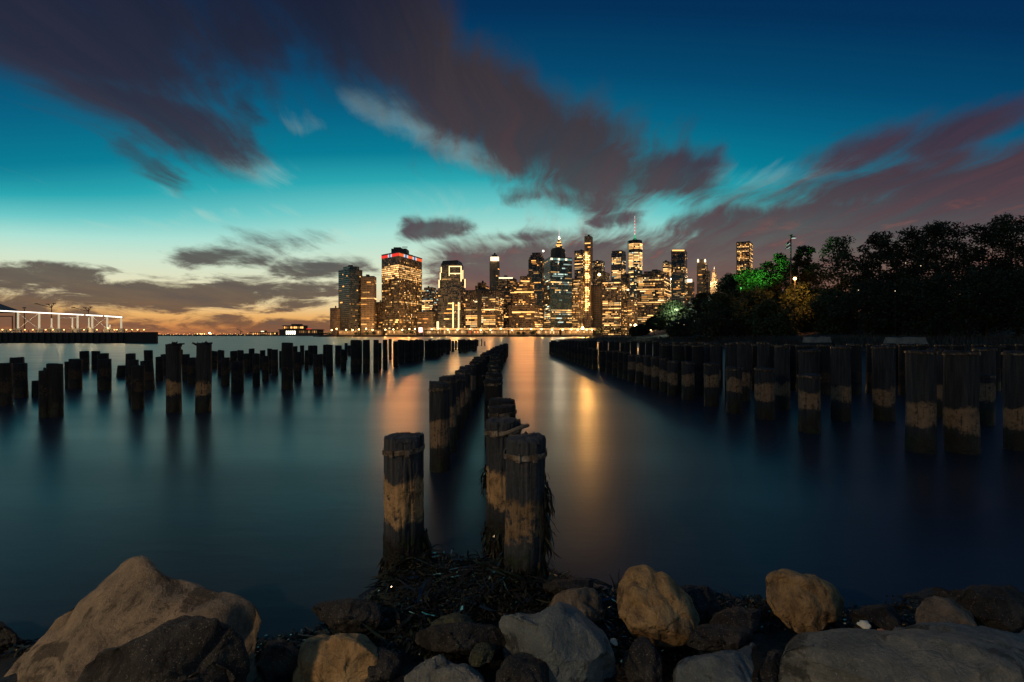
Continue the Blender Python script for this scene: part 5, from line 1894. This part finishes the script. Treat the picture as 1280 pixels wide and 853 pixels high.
GRK = 'boulders along the shore'
rock('boulder', 'largest grey-brown boulder at the left, ridged top and tan left edge', [(-75, 985), (-38, 905), (-10, 852), (46, 793), (110, 750), (150, 713), (183, 707), (206, 733), (240, 733), (282, 744), (316, 757), (328, 778), (318, 800), (325, 860), (300, 960), (110, 1000)], 2.36, .22, M_greyb, 1, GRK, .62, .42, 1.0, .92)
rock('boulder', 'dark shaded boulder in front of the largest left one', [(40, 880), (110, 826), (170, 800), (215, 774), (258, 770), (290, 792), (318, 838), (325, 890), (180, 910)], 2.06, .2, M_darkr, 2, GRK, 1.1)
rock('boulder', 'small rounded tan boulder left of the frame centre at the bottom', [(366, 880), (368, 840), (380, 803), (415, 795), (450, 797), (470, 812), (482, 850), (470, 885), (400, 895)], 2.42, .16, M_tan, 3, GRK, .7)
rock('boulder', 'small mossy green boulder in front of the weed mound', [(526, 812), (528, 790), (548, 774), (572, 769), (592, 778), (596, 800), (580, 818), (545, 822)], 2.62, .12, M_mossr, 4, GRK)
rock('boulder', 'pale mottled boulder with a pointed ridge at the bottom centre', [(488, 880), (505, 845), (530, 828), (552, 816), (560, 832), (560, 870), (520, 890)], 2.28, .12, M_slab, 5, GRK)
rock('boulder', 'pale mottled rounded boulder right beside the ridged one', [(532, 880), (536, 842), (556, 826), (582, 828), (602, 845), (606, 880), (570, 895)], 2.24, .12, M_slab, 6, GRK)
rock('boulder', 'tiny moss-streaked rock left of the slate boulder', [(584, 832), (590, 812), (606, 802), (620, 810), (614, 830), (598, 840)], 2.38, .07, M_mossr, 7, GRK)
rock('boulder', 'big smooth slate-grey boulder with a groove, right of centre', [(622, 812), (624, 776), (645, 768), (672, 771), (700, 755), (722, 770), (752, 802), (772, 840), (782, 885), (700, 905), (650, 870)], 2.38, .24, M_slate, 8, GRK, .75, .5)
rock('boulder', 'brown boulder half hidden behind the slate-grey one', [(682, 770), (690, 748), (712, 736), (738, 736), (756, 750), (762, 776), (740, 795), (700, 792)], 2.86, .15, M_greyb, 9, GRK)
rock('boulder', 'bright tan boulder with a cleft top, tilted to the right', [(770, 762), (772, 735), (784, 716), (805, 712), (832, 722), (858, 744), (884, 782), (880, 800), (840, 806), (795, 800)], 2.72, .2, M_tan, 10, GRK, .85)
rock('boulder', 'flat grey boulder at the bottom between the tan one and the big slab', [(842, 880), (846, 832), (880, 818), (925, 812), (948, 806), (954, 830), (950, 885), (900, 900)], 2.26, .17, M_slate, 11, GRK, .8)
rock('boulder', 'huge pale mottled slab filling the bottom right corner', [(978, 900), (984, 820), (1000, 796), (1040, 788), (1100, 790), (1160, 792), (1220, 800), (1275, 815), (1340, 840), (1345, 905), (1150, 940)], 2.12, .34, M_slab, 12, GRK, .55, .45)
rock('boulder', 'tan boulder with a rough flat face standing at the waterline on the right', [(962, 745), (963, 722), (974, 713), (1008, 718), (1036, 730), (1056, 756), (1064, 785), (1030, 798), (985, 786)], 2.92, .2, M_tan, 13, GRK, .9)
rock('boulder', 'brown-ridged boulder near the right edge below the dark weed', [(1144, 785), (1148, 760), (1165, 746), (1190, 748), (1220, 768), (1240, 792), (1215, 806), (1165, 804)], 2.72, .17, M_greyb, 14, GRK)
rock('boulder', 'low flat grey boulder behind the huge slab', [(1105, 812), (1118, 788), (1160, 778), (1215, 784), (1275, 796), (1330, 812), (1300, 830), (1180, 832)], 2.46, .14, M_slate, 15, GRK)
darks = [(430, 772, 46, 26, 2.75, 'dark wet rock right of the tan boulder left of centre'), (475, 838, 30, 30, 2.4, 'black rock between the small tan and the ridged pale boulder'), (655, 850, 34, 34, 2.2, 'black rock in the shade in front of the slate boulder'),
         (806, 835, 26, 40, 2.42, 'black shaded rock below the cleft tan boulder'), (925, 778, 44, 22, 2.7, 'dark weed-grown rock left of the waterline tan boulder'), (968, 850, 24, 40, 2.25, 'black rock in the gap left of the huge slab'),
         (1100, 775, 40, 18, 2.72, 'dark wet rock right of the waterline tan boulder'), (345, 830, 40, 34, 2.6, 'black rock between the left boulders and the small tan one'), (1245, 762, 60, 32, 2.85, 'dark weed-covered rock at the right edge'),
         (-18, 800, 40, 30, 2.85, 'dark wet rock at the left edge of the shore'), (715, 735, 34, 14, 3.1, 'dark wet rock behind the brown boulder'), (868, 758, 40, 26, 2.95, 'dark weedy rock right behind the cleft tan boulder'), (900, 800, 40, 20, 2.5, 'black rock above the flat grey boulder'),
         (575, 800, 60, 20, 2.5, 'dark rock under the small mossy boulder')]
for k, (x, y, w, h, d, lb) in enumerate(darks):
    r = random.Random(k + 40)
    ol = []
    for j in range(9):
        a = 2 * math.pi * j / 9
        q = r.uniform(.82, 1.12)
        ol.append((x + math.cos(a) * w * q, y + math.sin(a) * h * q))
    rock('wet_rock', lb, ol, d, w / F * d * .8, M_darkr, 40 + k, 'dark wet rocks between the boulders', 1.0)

# small bits among the stones
for nm, lb, x, y, d, s, col in (('shell', 'white shell fragment lying among the right boulders', 1081, 781, 2.62, .030, (.75, .78, .68)), ('shell', 'small orange-brown shell fragment right of the white one', 1102, 789, 2.5, .018, (.5, .2, .08)),
                                ('shell', 'pale chip of shell between the slate and tan boulders', 768, 803, 2.55, .022, (.55, .5, .38))):
    bm = bmesh.new()
    bmesh.ops.create_icosphere(bm, subdivisions=3, radius=s)
    for v in bm.verts:
        v.co.z *= .55
        v.co += v.co.normalized() * s * .5 * mnoise.noise(v.co / s * 1.4 + Vector((x, 0, 0)))
    o = mesh_obj(nm, bm, plain(nm + '_surface', col, .6), None, True)
    o.location = P(x, y, d)
    tag(o, lb, 'shell')

# bladder weed: thousands of wet fronds
def weed_material():
    m, g, b = new_mat('wet_weed')
    ge = g.n('ShaderNodeNewGeometry')
    g.link(g.ramp(ge.outputs['Random Per Island'], [(0, (0.004, 0.004, 0.003, 1)), (.7, (0.010, 0.010, 0.006, 1)), (.9, (0.010, 0.022, 0.008, 1)), (1, (0.035, 0.028, 0.014, 1))]), b.inputs['Base Color'])
    rd = g.m('FRACT', V(g, ge.outputs['Random Per Island']) * 17.3)
    g.put(b.inputs['Roughness'], g.smooth(rd, .74, .84, .62, .16))
    b.inputs['Specular IOR Level'].default_value = 0.35
    g.put(b.inputs['Coat Weight'], g.smooth(rd, .80, .86, 0.0, 0.8))
    b.inputs['Coat Roughness'].default_value = 0.08
    return m


M_weed = weed_material()


def frond(bm, p, dirv, L, w, r, droop):
    """a curling tapered ribbon with a bladder-like swelling"""
    side = dirv.cross(Vector((0, 0, 1)))
    if side.length < .1:
        side = Vector((1, 0, 0))
    side.normalize()
    side = (side + Vector((r.gauss(0, .4), r.gauss(0, .4), r.gauss(0, .4)))).normalized()
    prev = None
    q = Vector(p)
    d = Vector(dirv)
    for k in range(5):
        f = k / 4
        ww = w * (.5 + 1.1 * math.sin(math.pi * min(1, f * .85 + .12))) * (1 if k < 4 else .25)
        cur = (bm.verts.new(q - side * ww), bm.verts.new(q + side * ww))
        if prev:
            bm.faces.new((prev[0], prev[1], cur[1], cur[0]))
        prev = cur
        d = (d + Vector((r.gauss(0, .25), r.gauss(0, .25), -droop + r.gauss(0, .18)))).normalized()
        q = q + d * (L / 4)


r = random.Random(11)
bm = bmesh.new()
MOUNDS = [(-.38, 3.42, .78, .5, 15000), (-.86, 3.72, .42, .36, 4500), (.06, 3.46, .42, .34, 5000), (.5, 3.22, .5, .2, 3000), (-.75, 3.0, .45, .3, 3000), (1.15, 3.18, .42, .22, 2500), (2.3, 3.1, .5, .2, 2500), (2.95, 3.15, .45, .25, 3000), (-1.0, 3.2, .3, .3, 1000), (-1.5, 2.95, .5, .2, 2600), (-2.6, 2.9, .8, .16, 2200), (.9, 2.75, .4, .2, 2200), (1.7, 3.25, .5, .12, 1500), (-.2, 2.75, .6, .2, 2600)]
for (mx, my, sx, sy, n) in MOUNDS:
    for _ in range(n):
        x, y = mx + r.gauss(0, .5) * sx, my + r.gauss(0, .5) * sy
        z = shore_z(x, y)
        if z < -.06:
            continue
        a = r.uniform(0, 6.28)
        frond(bm, (x, y, z + r.uniform(-.01, .05)), Vector((math.cos(a), math.sin(a), r.uniform(-.1, .7))).normalized(), r.uniform(.025, .075), r.uniform(.002, .0055), r, .3)
for _ in range(1500):
    mx, my, sx, sy, n = r.choice(MOUNDS[:6])
    x, y = mx + r.gauss(0, .5) * sx, my + r.gauss(0, .5) * sy
    z = shore_z(x, y)
    if z > -.04:
        a = r.uniform(0, 6.28)
        frond(bm, (x, y, z + r.uniform(.02, .07)), Vector((math.cos(a), math.sin(a), .1)), r.uniform(.12, .26), r.uniform(.003, .009), r, .12)
tag(mesh_obj('seaweed', bm, M_weed), 'glistening black seaweed heaped round the feet of the front pilings', 'seaweed', kind='stuff')


def weed_skirt(root, rad, z0, z1, n, seed, a0=-3.14, a1=3.14, L=(.08, .2)):
    r = random.Random(seed)
    bm = bmesh.new()
    for _ in range(n):
        a = r.uniform(a0, a1)
        z = z0 + (z1 - z0) * r.random() ** 1.6
        o = Vector((math.cos(a), math.sin(a), 0))
        frond(bm, o * rad * r.uniform(.98, 1.12) + Vector((0, 0, z)), (o * .5 + Vector((r.gauss(0, .3), r.gauss(0, .3), -.6))).normalized(), r.uniform(*L), r.uniform(.003, .007), r, .45)
    mesh_obj('seaweed_skirt', bm, M_weed, root)['kind'] = 'stuff'


weed_skirt(P_front, .165, .02, .17, 520, 1, L=(.04, .12))
weed_skirt(P_front, .17, .15, .36, 130, 2, -.8, .7, (.06, .2))
weed_skirt(P_right, .158, .03, .34, 900, 3, L=(.04, .12))
weed_skirt(P_right, .160, .45, .98, 130, 4, -.6, .6, (.06, .2))
weed_skirt(P_mid, .160, .03, .26, 420, 5, L=(.04, .12))
weed_skirt(P_mid, .165, .6, .8, 60, 6, 2.7, 3.5, (.06, .14))
# slipped ring of hose round the middle piling
bm = bmesh.new()
rr_ = .158
n = 26
pts_ = [Vector((math.cos(a) * rr_ * 1.16 + .045, math.sin(a) * rr_ * 1.1, zof(536, 4.25) + .03 * math.cos(a) - .02 * math.sin(a * 2))) for a in [2 * math.pi * k / n for k in range(n)]]
for a, b in zip(pts_, pts_[1:] + pts_[:1]):
    bar(bm, a, b, .019, 7)
mesh_obj('rope', bm, plain('old_rope', (.16, .14, .11), .8), P_mid)

# the lamp post on the promenade behind the photographer that lights the stones
t = tag(empty('street_lamp', (LAMP[0], LAMP[1], .3)), 'promenade lamp post on the shore behind the viewpoint', 'street lamp')
h = LAMP[2] - .3
bm = bmesh.new()
bar(bm, (0, 0, -.3), (0, 0, h + .3), .08, 10, .05)
mesh_obj('pole', bm, M_dark, t)
bm = bmesh.new()
bar(bm, (0, 0, h + .25), (0, .7, h + .35), .035, 8)
mesh_obj('arm', bm, M_dark, t)
bm = bmesh.new()
box(bm, (0, .75, h + .34), (.28, .5, .1))
mesh_obj('lamp_head', bm, M_dark, t)
lamp(t, (0, .75, h + .2), LAMP_W, (1.0, 0.66, 0.34), .22)
